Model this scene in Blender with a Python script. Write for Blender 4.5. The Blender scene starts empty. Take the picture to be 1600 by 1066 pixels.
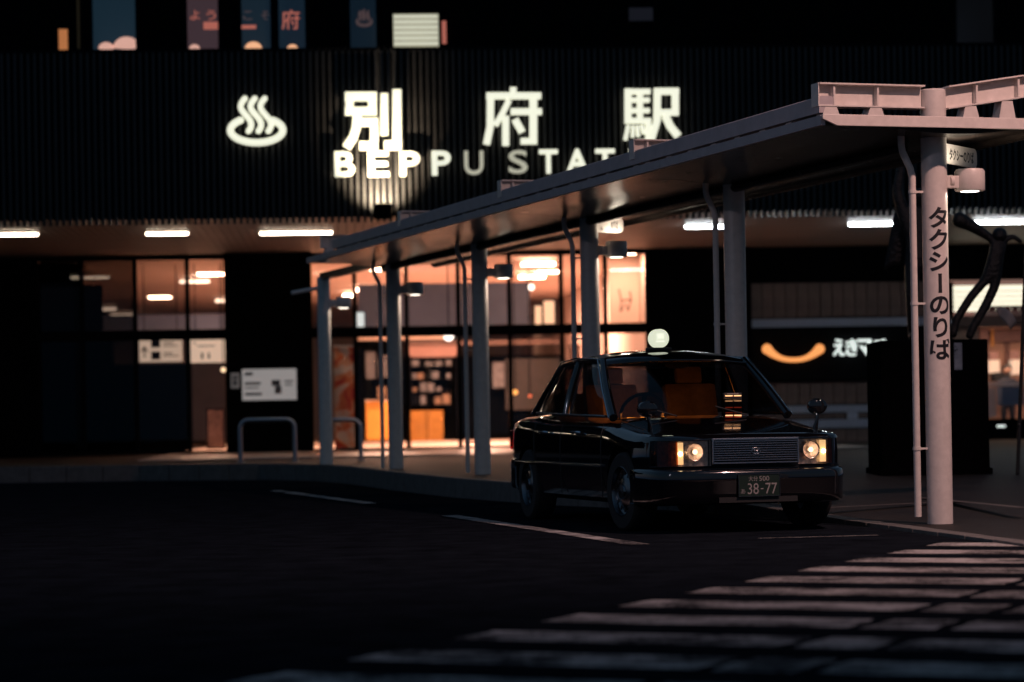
import bpy, bmesh, math, random
from mathutils import Vector, Matrix
random.seed(7)
S = bpy.context.scene
C = S.collection
R = math.radians

# ------------------------------------------------------------ camera, sky, sun, exposure
H, F, ROLL, YH = 0.92, 4000.0, R(1.0), 652.0       # eye height, focal length and horizon row (photo pixels)
cam = bpy.data.cameras.new('camera'); co = bpy.data.objects.new('camera', cam); C.objects.link(co)
cam.lens = 90; cam.sensor_width = 36; cam.sensor_fit = 'HORIZONTAL'
cam.shift_y = (YH - 533) / 1600
cam.clip_start = 0.1; cam.clip_end = 500
co.matrix_world = Matrix.Translation((0, 0, H)) @ Matrix.Rotation(R(90), 4, 'X') @ Matrix.Rotation(-ROLL, 4, 'Z')
cam.dof.use_dof = True; cam.dof.focus_distance = 20.3; cam.dof.aperture_fstop = 1.6
S.camera = co

w = bpy.data.worlds.new('World'); S.world = w; w.use_nodes = True
wn = w.node_tree; bg = wn.nodes['Background']
sky = wn.nodes.new('ShaderNodeTexSky'); sky.sky_type = 'NISHITA'; sky.sun_disc = False
sky.sun_elevation = R(-0.5); sky.sun_rotation = R(0)
wn.links.new(sky.outputs[0], bg.inputs[0]); bg.inputs[1].default_value = 0.05
# the even blue of the night sky over the town, added to the last glow of the Nishita sky
b2_ = wn.nodes.new('ShaderNodeBackground'); b2_.inputs[0].default_value = (.2, .54, 1, 1); b2_.inputs[1].default_value = .085
ad_ = wn.nodes.new('ShaderNodeAddShader'); wn.links.new(bg.outputs[0], ad_.inputs[0]); wn.links.new(b2_.outputs[0], ad_.inputs[1])
wn.links.new(ad_.outputs[0], wn.nodes['World Output'].inputs[0])
sl = bpy.data.lights.new('sun', 'SUN'); sl.energy = 0.012; sl.angle = R(2); sl.color = (.8, .85, 1)
so = bpy.data.objects.new('sun', sl); C.objects.link(so); so.rotation_euler = (R(88), 0, R(180))
S.view_settings.view_transform = 'Standard'; S.view_settings.look = 'None'
S.view_settings.exposure = 0; S.view_settings.gamma = 1
S.view_settings.use_curve_mapping = False
S.cycles.use_denoising = True
S.cycles.max_bounces = 7
S.cycles.sample_clamp_indirect = 4

# ------------------------------------------------------------ pixel helpers (photo pixels, used to measure real positions)
cr, sr = math.cos(ROLL), math.sin(ROLL)
def ray(px, py):
    du, dv = px - 800, YH - py
    return Vector(((du*cr + dv*sr)/F, 1.0, (-du*sr + dv*cr)/F))
def P(px, py, Y):
    d = ray(px, py); return Vector((d.x*Y, Y, H + d.z*Y))
def G(px, py, z=0.0):
    d = ray(px, py); t = (z - H)/d.z; return Vector((d.x*t, t, z))
PHI = 0.065; BY = 45.0
ex = Vector((math.cos(PHI), math.sin(PHI), 0)); ey = Vector((-math.sin(PHI), math.cos(PHI), 0))
BO = Vector((0, BY, 0))
BM = Matrix.Translation(BO) @ Matrix.Rotation(PHI, 4, 'Z')
def B(px, py, dy=0.0):                    # photo pixel -> station frame (x along front, z) on the plane dy behind the front
    d = ray(px, py); o = Vector((0, 0, H))
    t = ((BO + ey*dy) - o).dot(ey) / d.dot(ey)
    q = o + d*t - BO
    return q.dot(ex), q.z
def Bceil(px, py, z):
    d = ray(px, py); t = (z - H)/d.z; q = Vector((0, 0, H)) + d*t - BO
    return q.dot(ex), q.dot(ey)

# ------------------------------------------------------------ materials
def nt(name):
    m = bpy.data.materials.new(name); m.use_nodes = True
    return m, m.node_tree, m.node_tree.nodes['Principled BSDF']
def mat(name, col, rough=.5, metal=0, noise=0, scale=6, bump=0, coat=0, spec=.5, bscale=None):
    m, t, b = nt(name)
    b.inputs['Base Color'].default_value = (*col, 1); b.inputs['Roughness'].default_value = rough
    b.inputs['Metallic'].default_value = metal; b.inputs['Coat Weight'].default_value = coat
    b.inputs['Coat Roughness'].default_value = .04
    b.inputs['Specular IOR Level'].default_value = spec
    if noise or bump:
        tc = t.nodes.new('ShaderNodeTexCoord'); n = t.nodes.new('ShaderNodeTexNoise')
        n.inputs['Scale'].default_value = scale; n.inputs['Detail'].default_value = 6; n.inputs['Roughness'].default_value = .65
        t.links.new(tc.outputs['Object'], n.inputs['Vector'])
        if noise:
            r = t.nodes.new('ShaderNodeValToRGB')
            r.color_ramp.elements[0].position = .3; r.color_ramp.elements[1].position = .72
            r.color_ramp.elements[0].color = (*[c*(1-noise) for c in col], 1)
            r.color_ramp.elements[1].color = (*[min(1, c*(1+noise*.6)) for c in col], 1)
            t.links.new(n.outputs['Fac'], r.inputs[0]); t.links.new(r.outputs[0], b.inputs['Base Color'])
            mr = t.nodes.new('ShaderNodeMapRange'); mr.inputs[3].default_value = max(0, rough-.12*noise*2); mr.inputs[4].default_value = min(1, rough+.12*noise*2)
            t.links.new(n.outputs['Fac'], mr.inputs[0]); t.links.new(mr.outputs[0], b.inputs['Roughness'])
        if bump:
            n2 = t.nodes.new('ShaderNodeTexNoise'); n2.inputs['Scale'].default_value = bscale or scale*12; n2.inputs['Detail'].default_value = 4
            t.links.new(tc.outputs['Object'], n2.inputs['Vector'])
            bp = t.nodes.new('ShaderNodeBump'); bp.inputs['Strength'].default_value = bump; bp.inputs['Distance'].default_value = .02
            t.links.new(n2.outputs['Fac'], bp.inputs['Height']); t.links.new(bp.outputs[0], b.inputs['Normal'])
    return m
def emit(name, col, strength):
    m, t, b = nt(name)
    b.inputs['Base Color'].default_value = (*[c*.6 for c in col], 1); b.inputs['Roughness'].default_value = .4
    b.inputs['Emission Color'].default_value = (*col, 1); b.inputs['Emission Strength'].default_value = strength
    return m
def glass(name, tint, rough=.02, ior=1.5):
    m, t, b = nt(name); t.nodes.remove(b)
    out = t.nodes['Material Output']
    fr = t.nodes.new('ShaderNodeFresnel'); ge = t.nodes.new('ShaderNodeNewGeometry'); mi = t.nodes.new('ShaderNodeMapRange')
    mi.inputs[3].default_value = ior; mi.inputs[4].default_value = 1/ior      # same reflectance from both faces of a sheet
    t.links.new(ge.outputs['Backfacing'], mi.inputs[0]); t.links.new(mi.outputs[0], fr.inputs[0])
    tr = t.nodes.new('ShaderNodeBsdfTransparent'); tr.inputs[0].default_value = (*tint, 1)
    gl = t.nodes.new('ShaderNodeBsdfGlossy'); gl.inputs['Roughness'].default_value = rough
    mx = t.nodes.new('ShaderNodeMixShader')
    t.links.new(fr.outputs[0], mx.inputs[0]); t.links.new(tr.outputs[0], mx.inputs[1]); t.links.new(gl.outputs[0], mx.inputs[2])
    t.links.new(mx.outputs[0], out.inputs[0])
    return m
M = {}
M['asphalt'] = mat('asphalt', (.010, .0125, .017), .72, 0, .5, 3, .6, spec=.02, bscale=90)
def matte(m):      # grazing light is lost between the stones: a diffuse surface without a sheen
    t = m.node_tree; b = t.nodes['Principled BSDF']; d = t.nodes.new('ShaderNodeBsdfDiffuse'); d.inputs['Roughness'].default_value = .8
    for i, j in (('Base Color', 'Color'), ('Normal', 'Normal')):
        if b.inputs[i].links: t.links.new(b.inputs[i].links[0].from_socket, d.inputs[j])
        elif i == 'Base Color': d.inputs[j].default_value = b.inputs[i].default_value
    t.links.new(d.outputs[0], t.nodes['Material Output'].inputs[0])
M['paint'] = None
M['pavement'] = mat('pavement', (.028, .023, .021), .6, 0, .35, 2.2, .3, spec=.12, bscale=60)
M['kerb'] = mat('kerb_concrete', (.13, .12, .115), .8, 0, .35, 9, .3)
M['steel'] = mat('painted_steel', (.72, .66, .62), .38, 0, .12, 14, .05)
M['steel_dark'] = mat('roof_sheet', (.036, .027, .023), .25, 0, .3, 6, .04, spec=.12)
M['gutter'] = mat('gutter_metal', (.46, .41, .43), .5, .1, .15, 8)
M['letter_black'] = mat('black_vinyl', (.008, .008, .012), .5)
M['clad'] = mat('dark_cladding', (.012, .012, .014), .5, 0, .3, 4)
M['slat'] = mat('cladding_slat', (.022, .02, .0195), .42, .2, .3, 5)
M['soffit'] = mat('soffit_board', (.42, .33, .3), .5, 0, .2, 3)
M['mullion'] = mat('dark_mullion', (.008, .009, .011), .45, .1, spec=.2)
M['black'] = mat('black_panel', (.006, .0062, .0075), .55, 0, .3, 3, spec=.12)
M['ceil'] = mat('concourse_ceiling', (.62, .46, .4), .7, 0, .12, .6)
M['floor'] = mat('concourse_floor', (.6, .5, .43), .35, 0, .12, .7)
M['wallin'] = mat('concourse_wall', (.35, .3, .3), .6, 0, .25, .5)
M['bluewall'] = mat('grey_blue_panel', (.13, .19, .31), .6, 0, .2, .8)
M['black_in'] = mat('dark_fitting', (.003, .0035, .0045), .6, 0, .4, 3, spec=.05)
M['glass'] = glass('window_glass', (.93, .93, .95), .01, 1.35)
M['brown'] = mat('brown_tile', (.21, .135, .115), .6, 0, .3, 3, .1)
M['grey'] = mat('grey_louvre', (.52, .58, .72), .5, .2, .15, 9)
M['tube'] = emit('tube_light', (1, .80, .60), 20)
M['tubein'] = emit('warm_tube_light', (1, .62, .40), 26)
M['tubecool'] = emit('cool_tube_light', (.88, .96, 1), 50)
M['letter'] = emit('lit_letter', (.93, .93, .74), 1.0)
M['letterdim'] = emit('dim_lit_letter', (.75, .72, .55), .55)
M['smile'] = emit('orange_tube', (1, .37, .11), 1.05)
M['white_letter'] = emit('white_lit_letter', (.9, 1, .95), 1.1)
M['paintblack'] = mat('black_car_paint', (.003, .003, .0045), .09, 0, 0, 1, 0, 1)
M['chrome'] = mat('chrome', (.75, .75, .77), .2, 1)
M['dchrome'] = mat('dark_chrome', (.22, .22, .24), .22, 1)
M['rubber'] = mat('tyre_rubber', (.012, .012, .013), .8, 0, .2, 20)
M['carglass'] = glass('car_glass', (.22, .22, .23), .01, 1.45)
M['lens'] = glass('lamp_lens', (.95, .93, .9), .02, 1.5)
M['amber'] = glass('amber_lens', (.45, .12, .02), .05, 1.5)
M['red'] = glass('red_lens', (.7, .03, .02), .05, 1.5)
M['seat'] = mat('seat_cloth', (.22, .17, .14), .9, 0, .45, 7, .3)
M['trim'] = mat('dark_trim', (.015, .015, .016), .6)
M['bronze'] = mat('dark_bronze', (.011, .0115, .013), .5, .3, .5, 8, 1.0, bscale=26)
M['granite'] = mat('black_granite', (.0035, .0038, .0045), .55, 0, .4, 30, spec=.08)
M['hoop'] = mat('steel_tube', (.4, .42, .46), .3, .8)
M['plate'] = mat('green_plate', (.006, .02, .014), .45)
M['platechar'] = mat('plate_white', (.3,.28,.275), .5)

# worn road paint: patches of paint gone, dirt
m, t, b = nt('road_paint'); M['paint'] = m
tc = t.nodes.new('ShaderNodeTexCoord')
n1 = t.nodes.new('ShaderNodeTexNoise'); n1.inputs['Scale'].default_value = 1.7; n1.inputs['Detail'].default_value = 9; n1.inputs['Roughness'].default_value = .72
n2 = t.nodes.new('ShaderNodeTexNoise'); n2.inputs['Scale'].default_value = 38; n2.inputs['Detail'].default_value = 5
ad = t.nodes.new('ShaderNodeMath'); ad.operation = 'MULTIPLY_ADD'; ad.inputs[1].default_value = .28
rp = t.nodes.new('ShaderNodeValToRGB')
rp.color_ramp.elements[0].position = .55; rp.color_ramp.elements[0].color = (.03, .03, .032, 1)
rp.color_ramp.elements[1].position = .74; rp.color_ramp.elements[1].color = (.42, .395, .38, 1)
t.links.new(tc.outputs['Object'], n1.inputs['Vector']); t.links.new(tc.outputs['Object'], n2.inputs['Vector'])
t.links.new(n2.outputs['Fac'], ad.inputs[0]); t.links.new(n1.outputs['Fac'], ad.inputs[2])
t.links.new(ad.outputs[0], rp.inputs[0]); t.links.new(rp.outputs[0], b.inputs['Base Color'])
b.inputs['Roughness'].default_value = .7
matte(M['paint'])
matte(M['asphalt'])
matte(M['granite'])
for k_ in ('mullion', 'black', 'black_in', 'clad'): matte(M[k_])

# ------------------------------------------------------------ mesh helpers
class MB:
    def __init__(s): s.v, s.f = [], []
    def add(s, vs, fs):
        n = len(s.v); s.v += [Vector(v) for v in vs]; s.f += [tuple(i+n for i in f) for f in fs]; return s
    def box(s, x0, x1, y0, y1, z0, z1, X=None):
        vs = [Vector((x, y, z)) for z in (z0, z1) for y in (y0, y1) for x in (x0, x1)]
        if X is not None: vs = [X @ v for v in vs]
        return s.add(vs, [(0,2,3,1),(4,5,7,6),(0,1,5,4),(2,6,7,3),(0,4,6,2),(1,3,7,5)])
    def quad(s, a, b, c, d): return s.add([a, b, c, d], [(0,1,2,3)])
    def prism(s, pts, ax, cap=True):          # closed outline extruded along vector ax
        n = len(pts); ax = Vector(ax); pts = [Vector(p) for p in pts]
        fs = [(i, (i+1) % n, n+(i+1) % n, n+i) for i in range(n)]
        if cap: fs += [tuple(range(n))[::-1], tuple(range(n, 2*n))]
        return s.add(pts + [p+ax for p in pts], fs)
    def tube(s, path, r, n=10, cap=True, flat=None):
        path = [Vector(p) for p in path]; rs = r if isinstance(r, (list, tuple)) else [r]*len(path)
        up = None; rings = []
        for i, p in enumerate(path):
            d = (path[min(i+1, len(path)-1)] - path[max(i-1, 0)]).normalized()
            if up is None:
                up = Vector((0, 0, 1)) if abs(d.z) < .9 else Vector((1, 0, 0))
            a = d.cross(up).normalized(); up = a.cross(d).normalized()
            rings.append([p + a*math.cos(k*2*math.pi/n)*rs[i] + up*math.sin(k*2*math.pi/n)*rs[i] for k in range(n)])
        vs = [v for q in rings for v in q]; fs = []
        for i in range(len(path)-1):
            for k in range(n):
                fs.append((i*n+k, i*n+(k+1) % n, (i+1)*n+(k+1) % n, (i+1)*n+k))
        if cap: fs += [tuple(range(n))[::-1], tuple((len(path)-1)*n+k for k in range(n))]
        return s.add(vs, fs)
    def lathe(s, prof, n=24, X=None, cap=True):         # prof = [(r,z)] around z
        vs = [Vector((r*math.cos(k*2*math.pi/n), r*math.sin(k*2*math.pi/n), z)) for r, z in prof for k in range(n)]
        if X is not None: vs = [X @ v for v in vs]
        fs = [(i*n+k, i*n+(k+1) % n, (i+1)*n+(k+1) % n, (i+1)*n+k) for i in range(len(prof)-1) for k in range(n)]
        if cap: fs += [tuple(range(n))[::-1], tuple((len(prof)-1)*n+k for k in range(n))]
        return s.add(vs, fs)
    def grid(s, fn, nu, nv):
        vs = [fn(i/nu, j/nv) for j in range(nv+1) for i in range(nu+1)]
        return s.add(vs, [(j*(nu+1)+i, j*(nu+1)+i+1, (j+1)*(nu+1)+i+1, (j+1)*(nu+1)+i) for j in range(nv) for i in range(nu)])
    def xf(s, X): s.v = [X @ v for v in s.v]; return s
    def mesh(s, name, mt, smooth=False, bevel=0):
        me = bpy.data.meshes.new(name); me.from_pydata([tuple(v) for v in s.v], [], s.f)
        bm = bmesh.new(); bm.from_mesh(me)
        bmesh.ops.recalc_face_normals(bm, faces=bm.faces)
        if bevel:
            bmesh.ops.remove_doubles(bm, verts=bm.verts, dist=1e-5)
            bmesh.ops.bevel(bm, geom=[e for e in bm.edges if len(e.link_faces) == 2 and e.calc_face_angle(0) > .5], offset=bevel, segments=2, affect='EDGES', profile=.6)
        bm.to_mesh(me); bm.free()
        if smooth:
            me.polygons.foreach_set('use_smooth', [True]*len(me.polygons))
            if smooth is True: smooth_by_angle(me)
        if mt is not None: me.materials.append(M[mt] if isinstance(mt, str) else mt)
        return me
    def build(s, name, mt, parent=None, smooth=False, bevel=0, **k):
        return link(name, s.mesh(name, mt, smooth, bevel), parent, **k)
def smooth_by_angle(me, ang=R(38)):
    bm = bmesh.new(); bm.from_mesh(me)
    for e in bm.edges:
        if len(e.link_faces) == 2 and e.calc_face_angle(0) > ang: e.smooth = False
    bm.to_mesh(me); bm.free()
def wm(o):
    m = o.matrix_basis.copy() if o.parent is None else wm(o.parent) @ o.matrix_parent_inverse @ o.matrix_basis
    return m
def setp(o, parent):
    o.parent = parent; o.matrix_parent_inverse = wm(parent).inverted()
def link(name, data, parent=None, label=None, cat=None, group=None, kind=None, X=None):
    o = bpy.data.objects.new(name, data); C.objects.link(o)
    if X is not None: o.matrix_basis = X
    if parent is not None: setp(o, parent)
    for k, v in (('label', label), ('category', cat), ('group', group), ('kind', kind)):
        if v: o[k] = v
    return o
def thing(name, label, cat, loc=(0,0,0), group=None, rot=0):
    o = bpy.data.objects.new(name, None); C.objects.link(o)
    o.matrix_basis = Matrix.Translation(Vector(loc)) @ Matrix.Rotation(rot, 4, 'Z')
    o['label'] = label; o['category'] = cat
    if group: o['group'] = group
    return o
def dup(o, X, label):
    def cp(a, par):
        c = a.copy(); C.objects.link(c)
        if par is not None: c.parent = par
        for ch in [q for q in bpy.data.objects if q.parent == a]: cp(ch, c)
        return c
    c = cp(o, None); c.matrix_basis = X; c['label'] = label
    return c
def text(s, size=1, extrude=.0, offset=0, spacing=1):
    cu = bpy.data.curves.new('txt', 'FONT'); cu.body = s; cu.size = size; cu.extrude = extrude; cu.offset = offset
    cu.space_character = spacing; cu.resolution_u = 4
    o = bpy.data.objects.new('txt', cu); C.objects.link(o)
    dg = bpy.context.evaluated_depsgraph_get(); dg.update()
    me = bpy.data.meshes.new_from_object(o.evaluated_get(dg))
    mb = MB(); mb.add([v.co for v in me.vertices], [tuple(p.vertices) for p in me.polygons])
    bpy.data.objects.remove(o); bpy.data.curves.remove(cu); bpy.data.meshes.remove(me)
    return mb
def fit(mb, x0, x1, z0, z1, y, keep=False):   # text -> standing in the xz plane, filling the box, front towards -y
    xs = [v.x for v in mb.v]; ys = [v.y for v in mb.v]
    a, b_, c, d = min(xs), max(xs), min(ys), max(ys)
    sx = (x1-x0)/(b_-a); sz = (z1-z0)/(d-c)
    mb.v = [Vector((x0+(v.x-a)*sx, y-v.z, z0+(v.y-c)*sz)) for v in mb.v]
    return mb
def light(name, typ, loc, energy, col, parent=None, target=None, **k):
    l = bpy.data.lights.new(name, typ); l.energy = energy; l.color = col
    for a, v in k.items(): setattr(l, a, v)
    o = bpy.data.objects.new(name, l); C.objects.link(o)
    X = Matrix.Translation(Vector(loc))
    if target is not None:
        X = X @ (Vector(target)-Vector(loc)).to_track_quat('-Z', 'Y').to_matrix().to_4x4()
    o.matrix_basis = X
    if parent is not None: setp(o, parent)
    return o
def curve(pts, x):
    if pts[0][0] > pts[-1][0]: pts = pts[::-1]
    if x <= pts[0][0]: return pts[0][1]
    for (a, p), (b_, q) in zip(pts, pts[1:]):
        if x <= b_: return p + (q-p)*(x-a)/(b_-a)
    return pts[-1][1]

# ============================================================ GROUND
road = MB().quad((-90,-30,0),(90,-30,0),(90,130,0),(-90,130,0)).build('road', 'asphalt', kind='structure')
kp = [(9,15.2,.02),(5.2,16.2,.02),(3.4,17.0,.015),(2.72,20.9,.03),(2.1,22.8,.1),(1.5,24.6,.16),(.4,26.6,.2),(-.65,29.6,.22),(-1.5,33,.235),(-2.35,36.9,.25),(-3.0,39.0,.25),(-4.0,40.5,.25),(-6,41.2,.25),(-9,41.4,.25),(-16,41.4,.25)]
op = [(30,13),(30,15.5),(30,17),(30,20.5),(30,23),(30,25),(30,27),(30,31),(30,35),(30,38),(30,95),(-3,95),(-6,95),(-9,95),(-16,95)]
mb = MB()
n = len(kp)
mb.add([(x,y,z) for x,y,z in kp] + [(X,Y,kp[i][2]) for i,(X,Y) in enumerate(op)], [(i,i+1,n+i+1,n+i) for i in range(n-1)])
pavement = mb.build('pavement', 'pavement', kind='structure')
# kerb stones along the edge
kerb = thing('kerb', '', ''); del kerb['label'], kerb['category']; kerb['kind'] = 'structure'
pl = []
for (a, b_) in zip(kp, kp[1:]):
    a, b_ = Vector(a), Vector(b_); L = (b_-a).length; k = max(1, round(L/.6))
    pl += [a + (b_-a)*i/k for i in range(k)]
pl.append(Vector(kp[-1]))
for a, b_ in zip(pl, pl[1:]):
    if a.y < 15.9: continue
    d = (b_-a); d.z = 0; d.normalize(); nn = Vector((d.y, -d.x, 0))      # towards the pavement
    if nn.x < 0 and nn.y < .5: nn = -nn
    a2, b2 = a + d*.006, b_ - d*.006
    up = Vector((0, 0, .006 + random.uniform(0, .003)))
    base = [a2-nn*.02, b2-nn*.02, b2+nn*.14, a2+nn*.14]
    q = MB()
    q.add([Vector((p.x, p.y, -.02)) for p in base] + [Vector((p.x, p.y, (a.z if i in (0, 3) else b_.z))) + up for i, p in enumerate(base)],
          [(3,2,1,0),(4,5,6,7),(0,1,5,4),(1,2,6,5),(2,3,7,6),(3,0,4,7)])
    q.build('kerb_stone', 'kerb', kerb, bevel=.008)
M['joint'] = mat('joint_strip', (.11,.085,.075), .7, 0, .3, 5)
# faint joint strips across the pavement near the post
for (p0, p1, z) in (((1310,768),(1600,797),.1), ((1290,797),(1500,786),.09)):
    a, b_ = G(*p0, z), G(*p1, z); a.z = b_.z = z+.02; d = (b_-a).normalized(); s_ = Vector((-d.y, d.x, 0))*.05
    MB().quad(a-s_, b_-s_, b_+s_, a+s_).build('pavement_joint', M['joint'], pavement)

# road markings: sheets just above the asphalt
markings = thing('road_markings', '', ''); del markings['label'], markings['category']; markings['kind'] = 'structure'
cu = Vector((.909, -.416, 0)); cv = Vector((-.416, -.909, 0)); c0 = Vector((2.77, 17.26, .004))
def cell(u0, u1, v0, v1, name, jag=0):
    nu, nv = max(2, int((u1-u0)/.12)), 4
    def fn(a, b_):
        u, v = u0+(u1-u0)*a, v0+(v1-v0)*b_
        if jag and b_ in (0, 1): v += random.uniform(-jag, jag)
        if jag and a in (0, 1): u += random.uniform(-jag, jag)
        return c0 + cu*u + cv*v
    MB().grid(fn, nu, nv).build(name, 'paint', markings)
for i in range(12):
    v0 = i*.914 - .45
    sk = .0
    cell(0, 1.42, v0, v0+.45, 'crosswalk_stripe', .012)
    cell(1.49, 1.80, v0-.02, v0+.47, 'crosswalk_stripe', .012)
    cell(1.87, 5.2, v0, v0+.45, 'crosswalk_stripe', .012)
def dash(p0, p1, wdt, name='lane_dash'):
    a, b_ = G(*p0), G(*p1); a.z = b_.z = .004; d = (b_-a).normalized(); s_ = Vector((-d.y, d.x, 0))*wdt/2
    MB().grid(lambda u, v: a+(b_-a)*u + s_*(2*v-1)*(1+random.uniform(-.05,.05)), 30, 2).build(name, 'paint', markings)
dash((702,806),(998,851.5),.16); dash((430,767),(578,787),.16); dash((160,735),(255,748),.16)
dash((1185,842),(1372,837),.05,'edge_line')

# ============================================================ TAXI RANK CANOPY
p0 = Vector((3.33, 20.0, 0)); st = Vector((-1.233, 3.795, 0)); rd = st.normalized(); pd = Vector((.951, .309, 0))
def K(k, t=0, z=0): return p0 + st*k + pd*t + Vector((0,0,z))
def pz(k): return curve([(0,.075),(1,.17),(2,.21),(3,.235),(5,.25)], k) + .004
canopy = thing('taxi_canopy', 'long pale steel walkway canopy on round posts running from the front post to the station', 'canopy', K(0))
DT, DB = 3.16, 3.085
kend = 4.1
# deck sheets (one per bay) with a shallow belly over the posts
def deckz(t): return DB - .045*max(0, 1-(t/.55)**2)
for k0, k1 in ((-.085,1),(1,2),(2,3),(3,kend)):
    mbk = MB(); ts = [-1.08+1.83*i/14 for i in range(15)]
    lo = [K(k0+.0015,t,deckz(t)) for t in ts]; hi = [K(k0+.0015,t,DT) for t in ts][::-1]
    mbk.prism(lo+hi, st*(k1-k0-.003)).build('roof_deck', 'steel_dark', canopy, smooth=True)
# front fascia strip, cut at the left end
f = [K(-.095,-1.12,DT+.005),K(-.095,.76,DT+.005),K(-.095,.76,DB-.005),K(-.095,-1.0,DB-.005),K(-.095,-1.12,DB+.045)]
MB().prism(f, rd*.03).build('front_fascia', 'steel', canopy, bevel=.004)
MB().prism([K(kend,-1,DT),K(kend,.75,DT),K(kend,.75,DB),K(kend,-1,DB)], rd*.03).build('end_fascia', 'steel', canopy)
# left edge strip, top edge channel, right round gutter
MB().prism([K(-.085,-1.12,DB),K(-.085,-1.082,DB),K(-.085,-1.082,DT),K(-.085,-1.12,DT)], st*(kend+.085)).build('edge_strip', 'gutter', canopy)
MB().prism([K(-.015,-1.0,DT+.055),K(-.015,-.88,DT+.055),K(-.015,-.88,DT+.175),K(-.015,-.9,DT+.185),K(-.015,-.98,DT+.185),K(-.015,-1.0,DT+.175)], st*3.87).build('edge_channel', 'gutter', canopy)
MB().tube([K(-.04+ .2*i,.80,DB+.03) for i in range(22)], .075, 16).build('round_gutter', 'steel_dark', canopy, smooth=True)
MB().tube([K(.12,-.02,DB-.075), K(kend,-.02,DB-.075)], .045, 10).build('valley_pipe', 'steel_dark', canopy, smooth=True)
# cross beams on top
BT, BB = 3.445, 3.265
def ibeam(k, t0, t1, z1=0, name='cross_beam'):
    a, b_ = K(k,t0), K(k,t1); e = (b_-a).normalized(); L = (b_-a).length
    X = Matrix.Translation(a) @ Matrix(((e.x,-e.y,0,0),(e.y,e.x,0,0),(0,0,1,0),(0,0,0,1)))
    sh = Matrix.Identity(4); sh[2][0] = z1/L
    q = MB()
    q.box(0, L, -.006, .006, BB+.012, BT-.012, X@sh)
    q.box(0, L, -.08, .08, BT-.012, BT, X@sh); q.box(0, L, -.065, .065, BB, BB+.012, X@sh)
    o = q.build(name, 'steel', canopy)
    for s_ in [i for i in (.13, .50) if i < L] + ([.95, 1.4] if L > 1.5 else []):
        if t0 > 0: s_ = s_ + .12
        sm = MB().box(s_-.008, s_+.008, -.06, .06, BB+.014, BT-.014, X@sh).build('stiffener', 'steel', o)
    if t0 < 0: MB().box(-.008, 0, -.065, .065, BB, BT, X).build('end_plate', 'steel', o)
for k in range(5):
    ibeam(k, -1.0 if k else -1.0, -.105)
    ibeam(k, .105, .82 if k else 1.9, (.10 if k else .28))
    # bearing blocks between beam and deck
    for t in (-.9, -.52, .32 if k else .30, .62):
        hz = BB + (0 if t < 0 else (t-.1)*.145) - .001
        bw = .075
        q = [K(k,t-bw,DT+.001),K(k,t+bw,DT+.001),K(k,t+bw,DT+.03),K(k,t+bw*.62,hz),K(k,t-bw*.62,hz),K(k,t-bw,DT+.03)]
        MB().prism([v - rd*.06 for v in q], rd*.12).build('bearing_block', 'steel', canopy)
for i in range(30):
    k = .13 + i*.13
    if abs(k-round(k)) < .05: continue
    MB().prism([K(k,-.99,DT+.001),K(k,-.89,DT+.001),K(k,-.91,DT+.054),K(k,-.97,DT+.054)], rd*.11).build('bearing_block', 'steel', canopy)
# long top purlins
for t in (-.5, .35):
    MB().prism([K(.05,t,DT),K(.05,t+.06,DT),K(.05,t+.06,DT+.06),K(.05,t,DT+.06)], st*4.0).build('purlin', 'steel_dark', canopy)
# posts, drain pipes
PR = .1
for k in range(6):
    top = 3.42 if k < 5 else 3.10
    q = MB().lathe([(PR,pz(k)-.05),(PR,top-.01),(PR-.01,top)], 40, Matrix.Translation(K(k)))
    post = q.build('post', 'steel', canopy, smooth=True)
    if k < 5:
        a = -.19
        path = [K(k,a-.09,3.12),K(k,a-.09,2.98),K(k,a-.08,2.93),K(k,a-.015,2.80),K(k,a,2.74),K(k,a,pz(k)+.05-.04)]
        dp = MB().tube(path, .0275, 14).build('drain_pipe', 'steel', canopy, smooth=True)
        for z in (2.62, 1.75, .62):
            b2 = MB(); b2.box(-.01, .115, -.009, .009, -.008, .008, Matrix.Translation(K(k,a,z)) @ Matrix.Rotation(math.atan2(.309,.951), 4, 'Z'))
            b2.lathe([(.033,-.012),(.033,.012)], 16, Matrix.Translation(K(k,a,z)))
            b2.build('pipe_clip', 'steel', dp)
    if k == 0:
        # painted vertical lettering wrapped round the post
        chars = 'タクシーのりば'
        cen = math.atan2(-p0.y, -p0.x) + R(19)            # direction from post to the camera, turned to the right
        z = 2.50
        for i, ch in enumerate(chars):
            tb = text(ch, .2, 0, .006)
            if ch == 'ー':
                tb.v = [Vector((-v.y, v.x, 0)) for v in tb.v]
            xs = [v.x for v in tb.v]; ys = [v.y for v in tb.v]
            cx, cy = (min(xs)+max(xs))/2, (min(ys)+max(ys))/2
            zc = z - .084 - i*.171
            me = bpy.data.meshes.new('glyph'); me.from_pydata([(v.x-cx, v.y-cy, 0) for v in tb.v], [], tb.f)
            bm = bmesh.new(); bm.from_mesh(me)
            for g in range(-12, 13):
                bmesh.ops.bisect_plane(bm, geom=bm.verts[:]+bm.edges[:]+bm.faces[:], plane_co=(g*.0083,0,0), plane_no=(1,0,0))
            for v in bm.verts:
                ang = cen + v.co.x/PR*.95
                v.co = Vector((p0.x+math.cos(ang)*(PR+.0015), p0.y+math.sin(ang)*(PR+.0015), zc + v.co.y*.88))
            bm.to_mesh(me); bm.free(); me.materials.append(M['letter_black'])
            link('lettering', me, post)
# link beam and small arm at the far post
MB().prism([K(kend,-.06,3.06),K(kend,.06,3.06),K(kend,.06,3.16),K(kend,-.06,3.16)], st*(5.0-kend)).build('link_beam', 'steel_dark', canopy)
MB().tube([K(5,-.05,2.94),K(5,-.5,2.86)], .03, 8).build('stay_arm', 'steel', canopy)

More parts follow.
